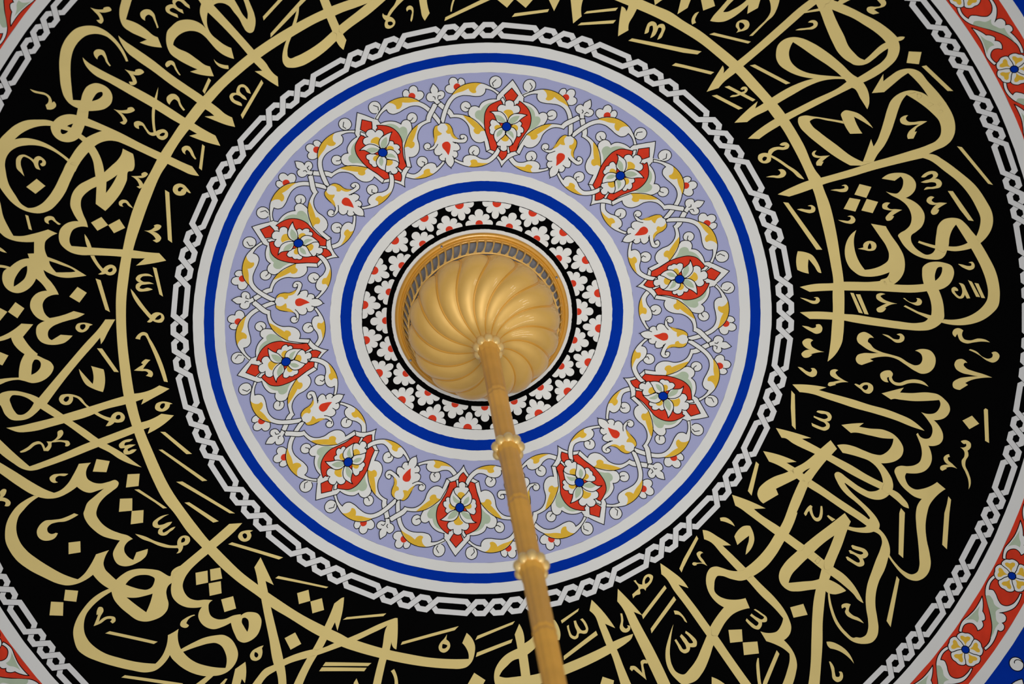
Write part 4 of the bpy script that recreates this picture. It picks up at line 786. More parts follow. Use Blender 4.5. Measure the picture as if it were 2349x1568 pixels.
    ('V', '1525,2352! 1536,2349! 1577,2383 1605,2416 1601,2438 1566,2442! 1557,2471 1535,2489 1506,2481 1474,2448 1456,2420! 1466,2406! 1498,2443 1524,2464 1542,2447 1524,2423 1492,2390! 1505,2377! 1542,2410 1570,2424 1586,2414 1561,2385'),
    ('V', '1029,2443! 1065,2477 1093,2526 1084,2554 1040,2555! 1027,2583 994,2593 971,2578 953,2531 940,2496! 953,2490! 975,2537 991,2566 1011,2564 1011,2542 996,2506 982,2475! 996,2461! 1020,2494 1044,2531 1064,2530 1051,2494 1023,2457!'),
    ('L', '1493,2679! 1500,2681! 1491,2768 1486,2855 1491,2893! 1464,2891! 1469,2766 1477,2716'),
    ('S', '1633,2640! 1647,2666! 1502,2894! 1479,2892! 1505,2836!'),
    ('V', '1983,2611! 2011,2613 2059,2635 2110,2682 2142,2768! 2104,2715 2065,2683 2003,2658! 1990,2645'),
    ('L', '1152,2772! 1202,2801 1265,2871! 1137,2857!'),
    ('V', '2128,2395! 2129,2373 2160,2362 2192,2372! 2177,2395 2171,2417 2184,2436 2194,2446 2228,2465 2257,2504! 2218,2483 2179,2465 2153,2445 2144,2419 2155,2393 2148,2387!'),
    ('V', '1976,2743! 1985,2745! 2002,2781 2002,2825 2005,2847 2027,2848 2035,2827! 2030,2816! 2048,2817 2054,2843 2037,2874 2006,2883 1983,2864 1982,2809'),
    ('L', '-327,2545! -287,2562 -234,2568 -174,2572 -109,2578 -27,2575 139,2546 327,2503 460,2465 510,2448 575,2431 660,2415! 643,2444 599,2472 527,2503 480,2522 314,2575 142,2615 -37,2646 -174,2665! -355,2632! -366,2555 -349,2498 -313,2452 -259,2413 -201,2392 -164,2384! -168,2453! -214,2459 -257,2485 -301,2515'),
    ('L', '-122,2219! -106,2271 -110,2357! -66,2339 0,2282 80,2231 130,2236! 151,2293 153,2339 139,2378! 70,2370 -1,2373 -56,2412 -103,2436! -106,2513 -110,2587! -174,2575! -168,2453 -165,2366 -167,2286!'),
    ('S', '314,2185! 304,2204! 177,2268! 173,2247!'),
    ('V', '208,2291! 223,2286! 223,2327 233,2359 254,2370 270,2350 263,2303 262,2265! 278,2264! 289,2308 311,2340 334,2338 330,2299 309,2262! 326,2257! 349,2302 352,2340 338,2361 307,2360! 284,2356 272,2381 247,2390 219,2372 210,2333'),
    ('S', '405,2356! 412,2386! 144,2518! 148,2489!'),
    ('L', '413,2141! 460,2205 542,2358! 477,2318! 492,2373 510,2448 527,2503 554,2627 594,2788! 514,2777! 498,2633 480,2522 460,2465 435,2346 410,2243 385,2213!'),
    ('V', '596,2264! 609,2266! 609,2311 601,2355 617,2373 634,2364! 629,2352! 647,2358 645,2381 620,2398 590,2392 575,2367 592,2316'),
    ('L', '609,2094! 662,2167 747,2299! 691,2266! 721,2357 787,2547 867,2824! 780,2813! 707,2558 655,2378 614,2221 590,2179!'),
    ('S', '939,2115! 949,2137! 748,2325! 744,2296!'),
    ('S', '990,2198! 1001,2224! 789,2429! 788,2397!'),
    ('V', '729,2054! 745,2052! 756,2077 785,2089! 795,2056 815,2031 847,2024 868,2039 858,2072 829,2102 807,2118! 800,2134! 791,2120! 764,2120 759,2150 726,2157 704,2174! 703,2146! 732,2127 754,2111 747,2083!/805,2088! 809,2061 836,2041 845,2055 829,2079'),
    ('V', '601,2629! 628,2631 660,2664 675,2688! 677,2636 679,2607 700,2598 727,2612! 722,2628! 699,2624 693,2676 696,2736! 665,2702 632,2667 619,2654 606,2664! 593,2647!'),
    ('V', '971,2296! 1002,2304 1024,2329 1032,2342 1049,2389! 1037,2380 1024,2352 1005,2331 975,2323!'),
    ('D', '394,2670! 469,2707! 446,2767! 351,2752!'),
    ('L', '-1320,1784 -1304,1783! -1327,1861 -1371,1958 -1392,1998! -1398,1936! -1439,1987! -1476,2039 -1516,2086 -1558,2124 -1717,2325! -1780,2308! -1633,2128 -1585,2080 -1520,2005 -1474,1947 -1422,1876 -1379,1809! -1352,1797'),
    ('L', '-2069,2230! -1999,2167 -1936,2123 -1868,2112 -1798,2094 -1585,2080 -1516,2087 -1428,2075 -1326,2064 -1212,2045 -1090,2020 -977,2005! -971,2016! -1039,2043 -1179,2076 -1277,2096 -1381,2109 -1559,2126 -1799,2138 -1860,2155 -1931,2178 -2002,2248!'),
    ('L', '-977,2005! -961,2009! -979,2110 -1009,2218! -1023,2207 -1033,2159! -1055,2211! -1090,2271 -1130,2357 -1173,2460! -1229,2446! -1168,2310 -1106,2188 -1039,2043'),
    ('S', '-1311,1922! -1033,1960! -1058,1974! -1340,1933!'),
    ('S', '-958,2176! -547,2154! -580,2176! -973,2195!'),
    ('V', '-639,2193! -650,2227! -633,2246 -630,2273 -651,2302 -684,2311 -709,2294 -713,2267 -695,2240 -663,2217/-681,2251! -663,2258 -650,2268 -667,2284 -687,2281'),
    ('S', '-428,2245! -149,2195! -168,2214! -449,2271!'),
    ('S', '-453,2357! -187,2313! -201,2337! -466,2385!'),
    ('S', '-1513,2187! -1198,2269! -1226,2284! -1537,2208!'),
    ('S', '-1544,2215! -1237,2293! -1258,2312! -1568,2236!'),
    ('D', '-497,2488! -428,2552! -477,2608! -557,2555!'),
    ('V', '-1074,2354! -1049,2345! -1038,2393 -1050,2488! -1078,2481! -1060,2403'),
    ('L', '-1344,2370! -1320,2347! -1304,2429! -1360,2415!'),
    ('L', '-1990,1080! -1902,1098! -1949,1131 -2108,1215 -2171,1245 -2247,1282 -2316,1324 -2359,1366 -2380,1406 -2377,1461 -2352,1507 -2304,1537 -2252,1548 -2200,1567! -2228,1582 -2238,1618 -2232,1666 -2189,1705 -2138,1716 -2082,1709 -2028,1715! -2031,1725! -1998,1713 -1953,1720 -1911,1745 -1897,1783 -1912,1841 -1945,1885 -1996,1909 -2047,1909 -2077,1887 -2095,1836 -2106,1752! -2162,1763 -2231,1762 -2279,1733 -2309,1689 -2316,1645 -2303,1614 -2279,1591! -2328,1583 -2392,1557 -2437,1516 -2464,1462 -2462,1405 -2449,1370! -2443,1306! -2317,1246 -2203,1191 -2144,1161/-2023,1745! -2008,1744 -1988,1762 -1987,1797 -2007,1845! -2023,1802 -2032,1769'),
    ('L', '-3226,491! -3197,509! -3264,534 -3311,565 -3345,591 -3371,636 -3384,694 -3377,767 -3342,850 -3290,923 -3224,1001 -3131,1095 -3058,1149! -3011,1128 -2966,1089 -2908,1021! -2819,1020! -2856,1063 -2872,1100 -2868,1141 -2843,1186 -2811,1235! -2765,1213 -2725,1202 -2665,1204 -2593,1226 -2523,1258 -2445,1315 -2443,1306 -2360,1272! -2449,1370! -2475,1381 -2497,1417 -2500,1455 -2498,1502 -2513,1540 -2553,1570 -2616,1581 -2668,1576 -2717,1553 -2779,1483 -2826,1414 -2850,1360 -2856,1304! -2930,1326 -2996,1358 -3049,1401 -3077,1461 -3083,1520 -3068,1578 -3034,1635 -2978,1696 -2885,1761 -2783,1821 -2660,1873! -2612,1841 -2566,1780 -2542,1711! -2520,1707 -2463,1691! -2477,1731 -2481,1783 -2473,1830! -2387,1812 -2308,1801 -2232,1806 -2166,1823 -2126,1861 -2102,1918 -2097,1972 -2118,2020 -2147,2049 -2189,2071 -2245,2078 -2290,2070! -2334,2060 -2411,2021 -2471,1972 -2520,1912 -2549,1861 -2553,1845! -2607,1892 -2672,1917 -2725,1912 -2829,1863 -2931,1803 -3031,1735 -3114,1663 -3147,1616 -3159,1547 -3153,1480 -3119,1415 -3063,1358 -2986,1307 -2922,1286 -2868,1279! -2923,1212 -2954,1151! -3012,1171 -3073,1177 -3138,1165 -3184,1139 -3273,1061 -3365,966 -3422,884 -3451,811 -3465,735 -3457,676 -3434,614 -3389,557 -3342,522 -3287,502/-2756,1286! -2721,1262 -2682,1251 -2630,1257 -2581,1279 -2557,1306 -2567,1334 -2588,1358 -2620,1365 -2663,1349 -2710,1320/-2766,1373! -2702,1396 -2642,1402 -2589,1403! -2609,1444 -2656,1514! -2699,1462/-2462,1852! -2434,1900 -2389,1948 -2321,1992 -2199,2042! -2180,1987 -2183,1933 -2201,1886 -2234,1858 -2278,1848 -2347,1846'),
    ('L', '-2337,2059! -2289,2070! -2409,2131! -2474,2111!'),
    ('V', '-1914,1965! -1929,1981! -1933,2018 -1953,2047 -1985,2053 -2013,2038 -2019,2006 -1998,1981 -1961,1969/-1981,1993! -1964,2006 -1962,2022 -1977,2033 -1988,2022'),
    ('V', '-1839,1169! -1861,1175! -1856,1200 -1875,1226 -1906,1231 -1934,1215 -1947,1183 -1928,1159 -1892,1155/-1899,1172! -1886,1184 -1890,1206 -1903,1211 -1914,1196 -1913,1176'),
    ('S', '-1995,1211! -1670,1407! -1701,1414! -2023,1217!'),
    ('S', '-1726,1525! -1399,1686! -1415,1692! -1749,1535!'),
    ('D', '-2279,1349! -2196,1357! -2208,1439! -2290,1433!'),
    ('D', '-2178,1354! -2107,1361! -2108,1439! -2188,1433!'),
    ('D', '-2205,1446! -2121,1454! -2131,1537! -2214,1532!'),
    ('D', '-2142,1578! -2057,1579! -2053,1667! -2136,1669!'),
    ('D', '-1620,1675! -1538,1672! -1540,1750! -1621,1752!'),
    ('D', '-1540,1755! -1457,1752! -1457,1835! -1541,1838!'),
    ('D', '-1762,1955! -1683,1936! -1656,2023! -1736,2043!'),
    ('L', '-1822,1366! -1769,1578! -1819,1536! -1817,1616 -1816,1725 -1809,1861 -1798,2093 -1798,2176 -1814,2300! -1869,2285! -1860,2155 -1868,2112 -1868,1929 -1871,1737 -1871,1649 -1874,1550 -1873,1481 -1877,1423!'),
    ('V', '-2340,1627! -2337,1634! -2386,1647 -2405,1669! -2390,1688! -2403,1698 -2432,1691 -2448,1671 -2440,1650 -2406,1634'),
    ('V', '-2626,965! -2565,1002 -2507,1052 -2453,1088 -2406,1115 -2363,1127! -2355,1094 -2330,1074 -2299,1075 -2274,1094 -2273,1118 -2293,1139 -2326,1140! -2335,1162 -2354,1180 -2381,1180! -2361,1158 -2365,1146! -2409,1132 -2429,1125 -2484,1094 -2537,1050 -2590,1011/-2334,1116! -2328,1094 -2313,1086 -2304,1097 -2311,1115'),
    ('V', '-2380,899! -2415,895 -2463,904 -2497,925 -2500,946 -2475,969 -2445,971! -2470,988 -2475,1007 -2456,1028 -2423,1034 -2394,1019 -2375,1013 -2353,996! -2383,997 -2415,1009 -2442,1011 -2443,997 -2410,983 -2384,971 -2368,956! -2396,952 -2435,956 -2464,947 -2464,931 -2434,913'),
    ('S', '-2325,312! -2293,323! -2146,526! -2183,517!'),
    ('S', '-2360,434! -2336,439! -2080,740! -2114,735!'),
    ('S', '-2287,690! -2246,699! -1938,1018! -1974,1007!'),
    ('S', '-2260,849! -2229,855! -2057,1042! -2095,1041!'),
    ('S', '-2573,660! -2542,668! -2383,852! -2410,847! -2456,789'),
    ('L', '-2525,-579! -2462,-560! -2526,-486 -2575,-426 -2588,-415! -2584,-463! -2618,-435 -2722,-358 -3016,-110! -2975,-60 -2928,-1 -2881,60 -2809,146 -2735,241 -2692,288 -2602,383 -2543,461 -2496,521! -2561,479 -2626,423 -2686,353 -2749,293 -2792,243 -2933,62 -2987,0 -3064,-91! -3098,-69 -3153,-48 -3211,-53 -3264,-78 -3291,-119 -3306,-188 -3320,-241 -3295,-277 -3251,-280 -3196,-265 -3137,-231 -3080,-188 -3059,-167! -2845,-332 -2679,-458 -2585,-524/-3097,-143! -3137,-195 -3188,-230 -3223,-240 -3242,-222 -3242,-182 -3231,-130 -3213,-96 -3196,-88'),
    ('L', '-3304,-31! -3218,-15 -3132,-8 -2987,0 -2928,-1! -2750,-2 -2514,-6 -2443,-4! -2324,1 -2268,-13! -2206,29! -2249,43 -2329,64 -2412,86! -2390,50! -2444,54! -2515,53 -2701,52 -2728,57 -2881,60! -2940,59 -3035,56 -3108,54 -3179,42 -3234,25 -3278,-7'),
    ('L', '-3213,283! -3042,273 -2792,243 -2735,240! -2609,229 -2502,219 -2433,210! -2372,208 -2293,189! -2214,224! -2277,260 -2410,301! -2386,260! -2432,263! -2498,271 -2696,290! -2750,294 -2977,315 -3126,321 -3177,321 -3219,311 -3264,281 -3311,225 -3379,129 -3410,70! -3392,-19! -3360,37 -3307,131 -3252,222'),
    ('V', '-2933,-119 -2918,-138 -2878,-136 -2831,-115 -2793,-82 -2767,-25 -2750,-2! -2765,2! -2790,-41 -2821,-91 -2842,-105! -2850,-76 -2872,-59 -2900,-62 -2926,-84/-2907,-102! -2885,-119 -2868,-114 -2877,-88 -2893,-83'),
    ('V', '-2731,54! -2705,54! -2678,83 -2629,118! -2609,96 -2578,90 -2548,107 -2536,143 -2552,166 -2582,167 -2610,156! -2643,170 -2672,165! -2657,150! -2644,138! -2682,106/-2598,132! -2583,113 -2566,116 -2565,138 -2582,145'),
    ('V', '-2682,-281! -2607,-233! -2610,-170 -2621,-124 -2643,-77! -2697,-116 -2740,-161 -2760,-224 -2764,-286! -2734,-224 -2697,-152! -2685,-185 -2679,-239'),
    ('S', '-2619,-393! -2587,-382! -2513,-184! -2543,-196!'),
    ('V', '-2321,-223! -2291,-209! -2325,-185 -2352,-159! -2317,-146 -2293,-115 -2297,-96 -2310,-86! -2342,-107! -2323,-120 -2334,-137 -2362,-147 -2412,-166! -2378,-180 -2345,-195 -2353,-201'),
    ('V', '-2329,-371! -2358,-387! -2332,-412 -2301,-419 -2277,-405 -2266,-365 -2255,-331 -2208,-20! -2232,-33! -2277,-337 -2284,-370 -2295,-393 -2313,-395'),
    ('V', '-2206,140! -2224,139! -2234,160 -2268,176 -2304,168 -2327,141 -2316,112 -2276,104 -2234,120/-2294,139! -2279,119 -2257,123 -2262,144 -2283,156'),
    ('V', '-2513,310! -2541,302 -2587,304 -2613,323 -2610,345 -2579,358 -2593,374 -2590,395 -2562,407 -2532,405 -2504,389! -2534,380 -2561,383 -2563,371 -2531,361 -2504,353! -2542,341 -2578,334 -2571,320 -2538,320'),
    ('V', '-3253,160! -3201,148 -3153,128 -3117,133 -3099,154 -3091,193! -3066,173 -3072,149! -3041,159! -2996,137 -2986,104 -2957,104 -2953,123 -2973,149 -3012,160! -2964,176 -2930,195 -2928,219 -2944,226 -2961,219! -2954,203 -2980,182 -3022,171 -3039,167 -3049,195 -3075,218! -3103,207! -3105,181 -3114,154 -3142,148 -3190,167 -3220,173 -3251,169!'),
    ('V', '-2979,416! -2998,423 -3048,410 -3064,417 -3069,435 -3056,451! -3084,446 -3102,424 -3103,404 -3081,391 -3038,396'),
    ('L', '-2897,370! -2818,387! -2848,413 -2864,447 -2863,487 -2833,525 -2785,550 -2727,555 -2682,557 -2666,582 -2676,603 -2718,625 -2775,650 -2819,684 -2841,716 -2852,743 -2853,758 -2844,792 -2826,830 -2783,883 -2725,929 -2672,965 -2649,994! -2687,1004 -2714,1030 -2720,1060 -2711,1090 -2673,1137! -2643,1092! -2564,1092! -2583,1134 -2617,1155 -2657,1165 -2696,1169 -2740,1161 -2780,1133 -2797,1090 -2797,1051 -2771,1012 -2734,978! -2789,948 -2842,911 -2890,852 -2923,790 -2935,739 -2934,716 -2923,697 -2896,655 -2846,628 -2767,591! -2809,592 -2868,590 -2901,570 -2923,547 -2940,522! -3008,546 -3077,555 -3147,539 -3200,509 -3232,482 -3321,380 -3378,304 -3441,218! -3427,152! -3392,192 -3304,295 -3215,401 -3142,477 -3095,515! -3053,512 -2996,483 -2949,435'),
    ('D', '-2777,374! -2695,415! -2731,484! -2818,452!'),
    ('D', '-2596,542! -2517,562! -2541,644! -2625,629!'),
    ('D', '-2679,694! -2598,716! -2615,800! -2703,781!'),
    ('D', '-2619,802! -2540,819! -2560,904! -2643,890!'),
    ('D', '-2992,899! -3005,974! -3084,961! -3069,883!'),
    ('D', '-3152,1191! -3071,1226! -3097,1295! -3175,1259!'),
    ('D', '-3258,1238! -3180,1270! -3200,1358! -3285,1325!'),
    ('V', '-2994,697! -2969,716! -3015,728 -3060,733 -3117,721 -3162,722 -3186,741 -3186,768 -3167,788 -3138,789! -3125,797! -3152,823 -3197,825 -3231,810 -3254,780 -3255,736 -3232,705 -3191,685 -3141,695 -3085,706 -3040,704'),
    ('V', '-2983,1427! -2973,1396 -2959,1380 -2935,1390 -2932,1410 -2960,1446 -2978,1479! -2933,1459 -2896,1464 -2866,1485 -2868,1507 -2891,1517! -2903,1500! -2890,1489 -2914,1477 -2969,1491 -3016,1494! -2994,1462 -2972,1427!'),
    ('S', '-2950,1567! -2919,1562! -2618,1733! -2646,1740!'),
    ('V', '-3432,388 -3408,378 -3392,388 -3401,415 -3426,433! -3395,456 -3382,489 -3393,504 -3424,495! -3413,474 -3431,457 -3451,448 -3463,432! -3438,421'),
    ('L', '-3061,-717! -2989,-688! -3071,-622! -3057,-579 -3038,-532 -3003,-474! -3010,-466! -2972,-429 -2930,-384 -2922,-350 -2936,-321 -2971,-292 -3018,-277 -3075,-282 -3130,-317 -3158,-334! -3236,-347 -3281,-342 -3323,-347! -3315,-384! -3218,-367 -3155,-349! -3141,-405 -3120,-454 -3085,-499! -3126,-561 -3142,-607 -3145,-643! -3182,-639 -3259,-649! -3255,-668! -3136,-684/-3074,-342! -3061,-386 -3048,-422 -3030,-440 -3011,-433 -2997,-406 -3005,-376 -3032,-352'),
    ('D', '-3188,-524! -3240,-468! -3288,-512! -3234,-564!'),
    ('L', '-3011,-1689! -3009,-1599 -3011,-1494 -2995,-1408 -2979,-1344! -2927,-1325 -2856,-1319 -2755,-1320! -2703,-1274! -2756,-1263 -2790,-1241 -2802,-1209 -2805,-1161 -2799,-1129! -2728,-1072 -2648,-998 -2619,-965 -2583,-923! -2648,-932 -2704,-944 -2757,-967 -2801,-1001 -2844,-1047! -2838,-1000 -2813,-944 -2793,-885 -2785,-844! -2832,-853 -2870,-844 -2897,-816 -2904,-770 -2895,-727 -2876,-698! -2800,-692 -2714,-699! -2649,-658! -2692,-646 -2766,-645 -2825,-643 -2871,-634 -2900,-615 -2912,-586 -2906,-552 -2894,-540! -2831,-560! -2757,-530! -2787,-510 -2819,-497 -2855,-497 -2897,-506 -2937,-525 -2965,-551 -2980,-584 -2982,-625 -2966,-668 -2909,-687! -2948,-719 -2974,-768 -2981,-819 -2965,-862 -2925,-894 -2853,-894! -2871,-946 -2903,-1001! -2940,-960 -2969,-943! -3004,-934 -3039,-937 -3077,-960 -3105,-1001 -3114,-1049 -3107,-1088 -3090,-1118 -3067,-1127! -3108,-1150 -3135,-1158! -3131,-1178! -3104,-1168 -3066,-1147 -3046,-1132! -3007,-1152 -2962,-1162 -2915,-1155! -2918,-1191! -2878,-1180! -2860,-1261! -2922,-1279 -2987,-1312 -3035,-1356 -3055,-1391 -3083,-1461!/-3053,-989! -3040,-1033 -3010,-1072 -2968,-1103 -2940,-1108! -2951,-1061 -2978,-1021 -3011,-1003/-2795,-1099! -2726,-1047 -2652,-983 -2646,-973 -2661,-974 -2709,-986 -2768,-1004! -2785,-1041 -2796,-1077'),
    ('V', '-3095,-1307! -3078,-1289 -3046,-1239! -3065,-1250 -3100,-1286!'),
    ('L', '-2372,-1604! -2436,-1591 -2498,-1572 -2542,-1536 -2569,-1487 -2580,-1442 -2575,-1399 -2552,-1319! -2593,-1330 -2638,-1325 -2676,-1300 -2697,-1257 -2700,-1201 -2675,-1149 -2640,-1110 -2588,-1079 -2526,-1059 -2332,-990 -2269,-962 -2182,-936! -2250,-900! -2140,-886 -2049,-881! -2083,-946! -2166,-977 -2248,-1014 -2311,-1038 -2433,-1082 -2633,-1159! -2639,-1191 -2626,-1236 -2597,-1272 -2553,-1279 -2502,-1260! -2502,-1296 -2513,-1365 -2514,-1430 -2499,-1474 -2453,-1510 -2384,-1530!'),
    ('D', '-2749,-1696! -2706,-1630! -2779,-1594! -2825,-1659!'),
    ('D', '-2401,-1307! -2371,-1238! -2447,-1218! -2475,-1287!'),
    ('D', '-2290,-1259! -2266,-1187! -2345,-1170! -2370,-1237!'),
    ('D', '-2655,-861! -2605,-802! -2666,-748! -2721,-809!'),
    ('D', '-3066,-878! -3020,-817! -3078,-763! -3126,-826!'),
    ('D', '-3181,-881! -3131,-828! -3188,-782! -3226,-836!'),
    ('V', '-2152,-1542! -2120,-1533 -2084,-1526! -2085,-1540! -2058,-1546 -2043,-1528 -2061,-1513 -2115,-1521! -2091,-1476 -2088,-1455 -2117,-1439! -2133,-1458! -2114,-1458! -2118,-1488'),
    ('V', '-2247,-1341! -2270,-1357 -2269,-1379 -2248,-1391 -2217,-1379 -2202,-1348 -2187,-1311! -2214,-1339 -2228,-1364 -2242,-1366 -2251,-1358'),
    ('V', '-2740,-1356! -2763,-1383 -2759,-1407 -2735,-1413 -2705,-1400 -2691,-1365 -2667,-1334! -2676,-1332 -2703,-1361 -2720,-1382 -2738,-1380'),
    ('S', '-2874,-1467! -2857,-1454! -2856,-1346! -2874,-1361!'),
    ('V', '-2533,-1218! -2515,-1162 -2509,-1107! -2534,-1118! -2538,-1160'),
    ('V', '-2528,-1056! -2503,-1048! -2489,-991 -2466,-939! -2441,-953 -2412,-954 -2386,-932 -2383,-903 -2404,-881 -2434,-881 -2459,-901! -2485,-902 -2505,-910! -2478,-919! -2506,-980/-2441,-916! -2424,-929 -2406,-926 -2410,-907 -2430,-902'),
    ('S', '-2528,-885! -2499,-864! -2485,-622! -2511,-648!'),
    ('V', '-2156,-789! -2177,-815 -2218,-829 -2256,-825 -2271,-809 -2264,-787 -2248,-774! -2276,-766 -2284,-744 -2271,-716 -2229,-702 -2177,-701! -2210,-723 -2240,-723 -2259,-737 -2249,-750 -2212,-749 -2162,-738! -2188,-759 -2229,-775 -2243,-797 -2230,-810 -2193,-806'),
    ('S', '-2145,-859! -2122,-844! -2120,-632! -2140,-654!'),
    ('V', '-2148,-1133! -2107,-1126 -2075,-1140! -2079,-1151! -2056,-1154 -2031,-1133 -2041,-1120 -2094,-1112! -2057,-1075 -2049,-1049 -2062,-1032 -2086,-1026! -2107,-1048! -2085,-1050! -2094,-1077 -2117,-1108'),
    ('S', '-1956,-1385! -1932,-1359! -1985,-997! -2008,-1025!'),
    ('V', '-1793,-1318! -1804,-1321! -1819,-1338! -1834,-1319 -1864,-1317 -1894,-1335 -1906,-1369 -1892,-1398 -1857,-1406 -1828,-1389 -1808,-1355/-1872,-1352! -1870,-1372 -1852,-1379 -1836,-1363 -1848,-1359! -1858,-1348'),
    ('V', '-2318,-746! -2304,-717 -2282,-662 -2257,-598 -2222,-523! -2196,-533 -2167,-526 -2145,-505 -2142,-475 -2163,-453 -2195,-460 -2220,-480! -2245,-474 -2259,-483! -2236,-498! -2271,-569 -2301,-639 -2316,-696/-2205,-485! -2183,-503 -2163,-508 -2162,-485 -2181,-477'),
    ('V', '-2613,-567! -2635,-564! -2651,-544 -2686,-533 -2716,-548 -2727,-580 -2713,-600 -2672,-600 -2639,-585/-2698,-567! -2693,-588 -2661,-582 -2661,-568 -2686,-551'),
    ('V', '2912,-1936! 2936,-1902 2945,-1885 2941,-1876 2913,-1872 2876,-1877 2858,-1872 2852,-1859 2856,-1844 2872,-1829 2892,-1819! 2928,-1825! 2898,-1852! 2912,-1859 2943,-1864 2968,-1873 2978,-1890 2972,-1914 2959,-1931!'),
    ('D', '3090,-1531! 3169,-1520! 3145,-1434! 3069,-1450!'),
    ('S', '3161,-1417! 3190,-1421! 3341,-1224! 3307,-1227!'),
    ('L', '-2193,2194! -2135,2068! -2058,2040! -2065,2110 -2088,2179! -2103,2145! -2138,2210!'),
    ('V', '-2256,2137! -2213,2112! -2200,2117! -2227,2145! -2246,2164!'),
    ('S', '-2900,1891! -2875,1883! -2502,2059! -2528,2072!'),
]
KIND = {'L': ("letter_stroke", None), 'V': ("vowel_mark", "small pale gold vowel sign of the Arabic script"),
        'D': ("diamond_dot", "pale gold diamond dot of the Arabic script"), 'S': ("accent_slash", "thin slanted pale gold stroke between the letters")}
for i, (k, s) in enumerate(CALL):
    loops = []
    for p, c in decode(s, 0.0005):
        if k in 'DS':
            c = [True] * len(c)
        loops.append(smooth_loop(p, c, 0.0032))
    name, lab = KIND[k]
    o = paint(name, loops, 1.6*mm + (i % 23) * 0.012*mm, 'gold', script_band)
    if i == 0:
        lab = "long pale gold letter stroke sweeping around the left half of the band"
    elif i == 1:
        lab = "long pale gold letter stroke sweeping around the upper right of the band"
    elif lab is None:
        lab = "broad pale gold letter stroke of the Arabic script"
    set_props(o, lab)

# ------------------------------------------------------------------ chandelier canopy and stem
root = bpy.data.objects.new("chandelier_stem", None)
COL.objects.link(root)
root.location = (0, 0, APEX)
set_props(root, "gilt chandelier stem with beaded collars hanging from a swirl-fluted ceiling canopy", "chandelier", "thing")

def lathe(name, prof, mat, seg=96, mod=None, parent=root, smooth=True):
    V, F = [], []
    for r, z in prof:
        for i in range(seg):
            a = 2 * math.pi * i / seg
            rr = r * (mod(a, z) if mod else 1)
            V.append((rr * math.cos(a), rr * math.sin(a), z))
    n = len(prof)
    for j in range(n - 1):
        F += [(j * seg + i, (j + 1) * seg + i, (j + 1) * seg + (i + 1) % seg, j * seg + (i + 1) % seg) for i in range(seg)]
    return mesh_obj(name, V, F, [mat], parent, smooth=smooth)

# mounting flange with its screws
flange = lathe("ceiling_flange", [(0.272, -0.010), (0.3010, -0.0095), (0.3030, -0.016), (0.3000, -0.022), (0.2915, -0.025), (0.2880, -0.0235), (0.2860, -0.0215),
                                  (0.2835, -0.0225), (0.2815, -0.028), (0.2785, -0.031), (0.2750, -0.030), (0.2720, -0.026), (0.272, -0.010)], GILT_DEEP, 192)
for deg in (-108.9, -18.8, 158.0, 68.6):
    a = math.radians(deg)
    V, F = [], []
    for j, (r, z) in enumerate([(0.0045, -0.022), (0.0045, -0.0268), (0.0036, -0.0278), (0.0012, -0.0274)]):
        for i in range(12):
            t = 2 * math.pi * i / 12
            V.append((0.2935 * math.cos(a) + r * math.cos(t), 0.2935 * math.sin(a) + r * math.sin(t), z))
    for j in range(3):
        F += [(j * 12 + i, j * 12 + (i + 1) % 12, (j + 1) * 12 + (i + 1) % 12, (j + 1) * 12 + i) for i in range(12)]
    F.append(tuple(range(36, 48)))
    s = mesh_obj("screw", V, F, [STEEL], flange)
    set_props(s, "small steel screw in the flange")

# pierced gallery of slanting bars between flange and bowl
lathe("gallery_ring", [(0.2560, -0.108), (0.2600, -0.107), (0.2618, -0.110), (0.2600, -0.114), (0.2560, -0.114), (0.2560, -0.108)], GILT, 144)
def bar_mesh():
    n, V, F = 9, [], []
    for j in range(n):
        u = j / (n - 1)
        r = 0.2785 + (0.2600 - 0.2785) * u
        z = -0.027 + (-0.110 + 0.027) * u
        a = -0.050 * u + 0.012 * math.sin(math.pi * u)
        wd = 0.0023 + 0.0036 * abs(2 * u - 1) ** 5
        for dx, dr in ((-wd, -0.003), (wd, -0.003), (wd, 0.003), (-wd, 0.003)):
            aa = a + dx / r
            V.append(((r + dr) * math.cos(aa), (r + dr) * math.sin(aa), z))
    for j in range(n - 1):
        F += [(j * 4 + i, j * 4 + (i + 1) % 4, (j + 1) * 4 + (i + 1) % 4, (j + 1) * 4 + i) for i in range(4)]
    F += [(0, 1, 2, 3), tuple(range(4 * n - 4, 4 * n))]
    return V, F
V, F = bar_mesh()
bar = mesh_obj("gallery_bar", V, F, [GILT], root)
for i in range(1, 60):
    c = bar.copy()
    COL.objects.link(c)
    c.parent = root
    c.rotation_euler = (0, 0, 2 * math.pi * i / 60)

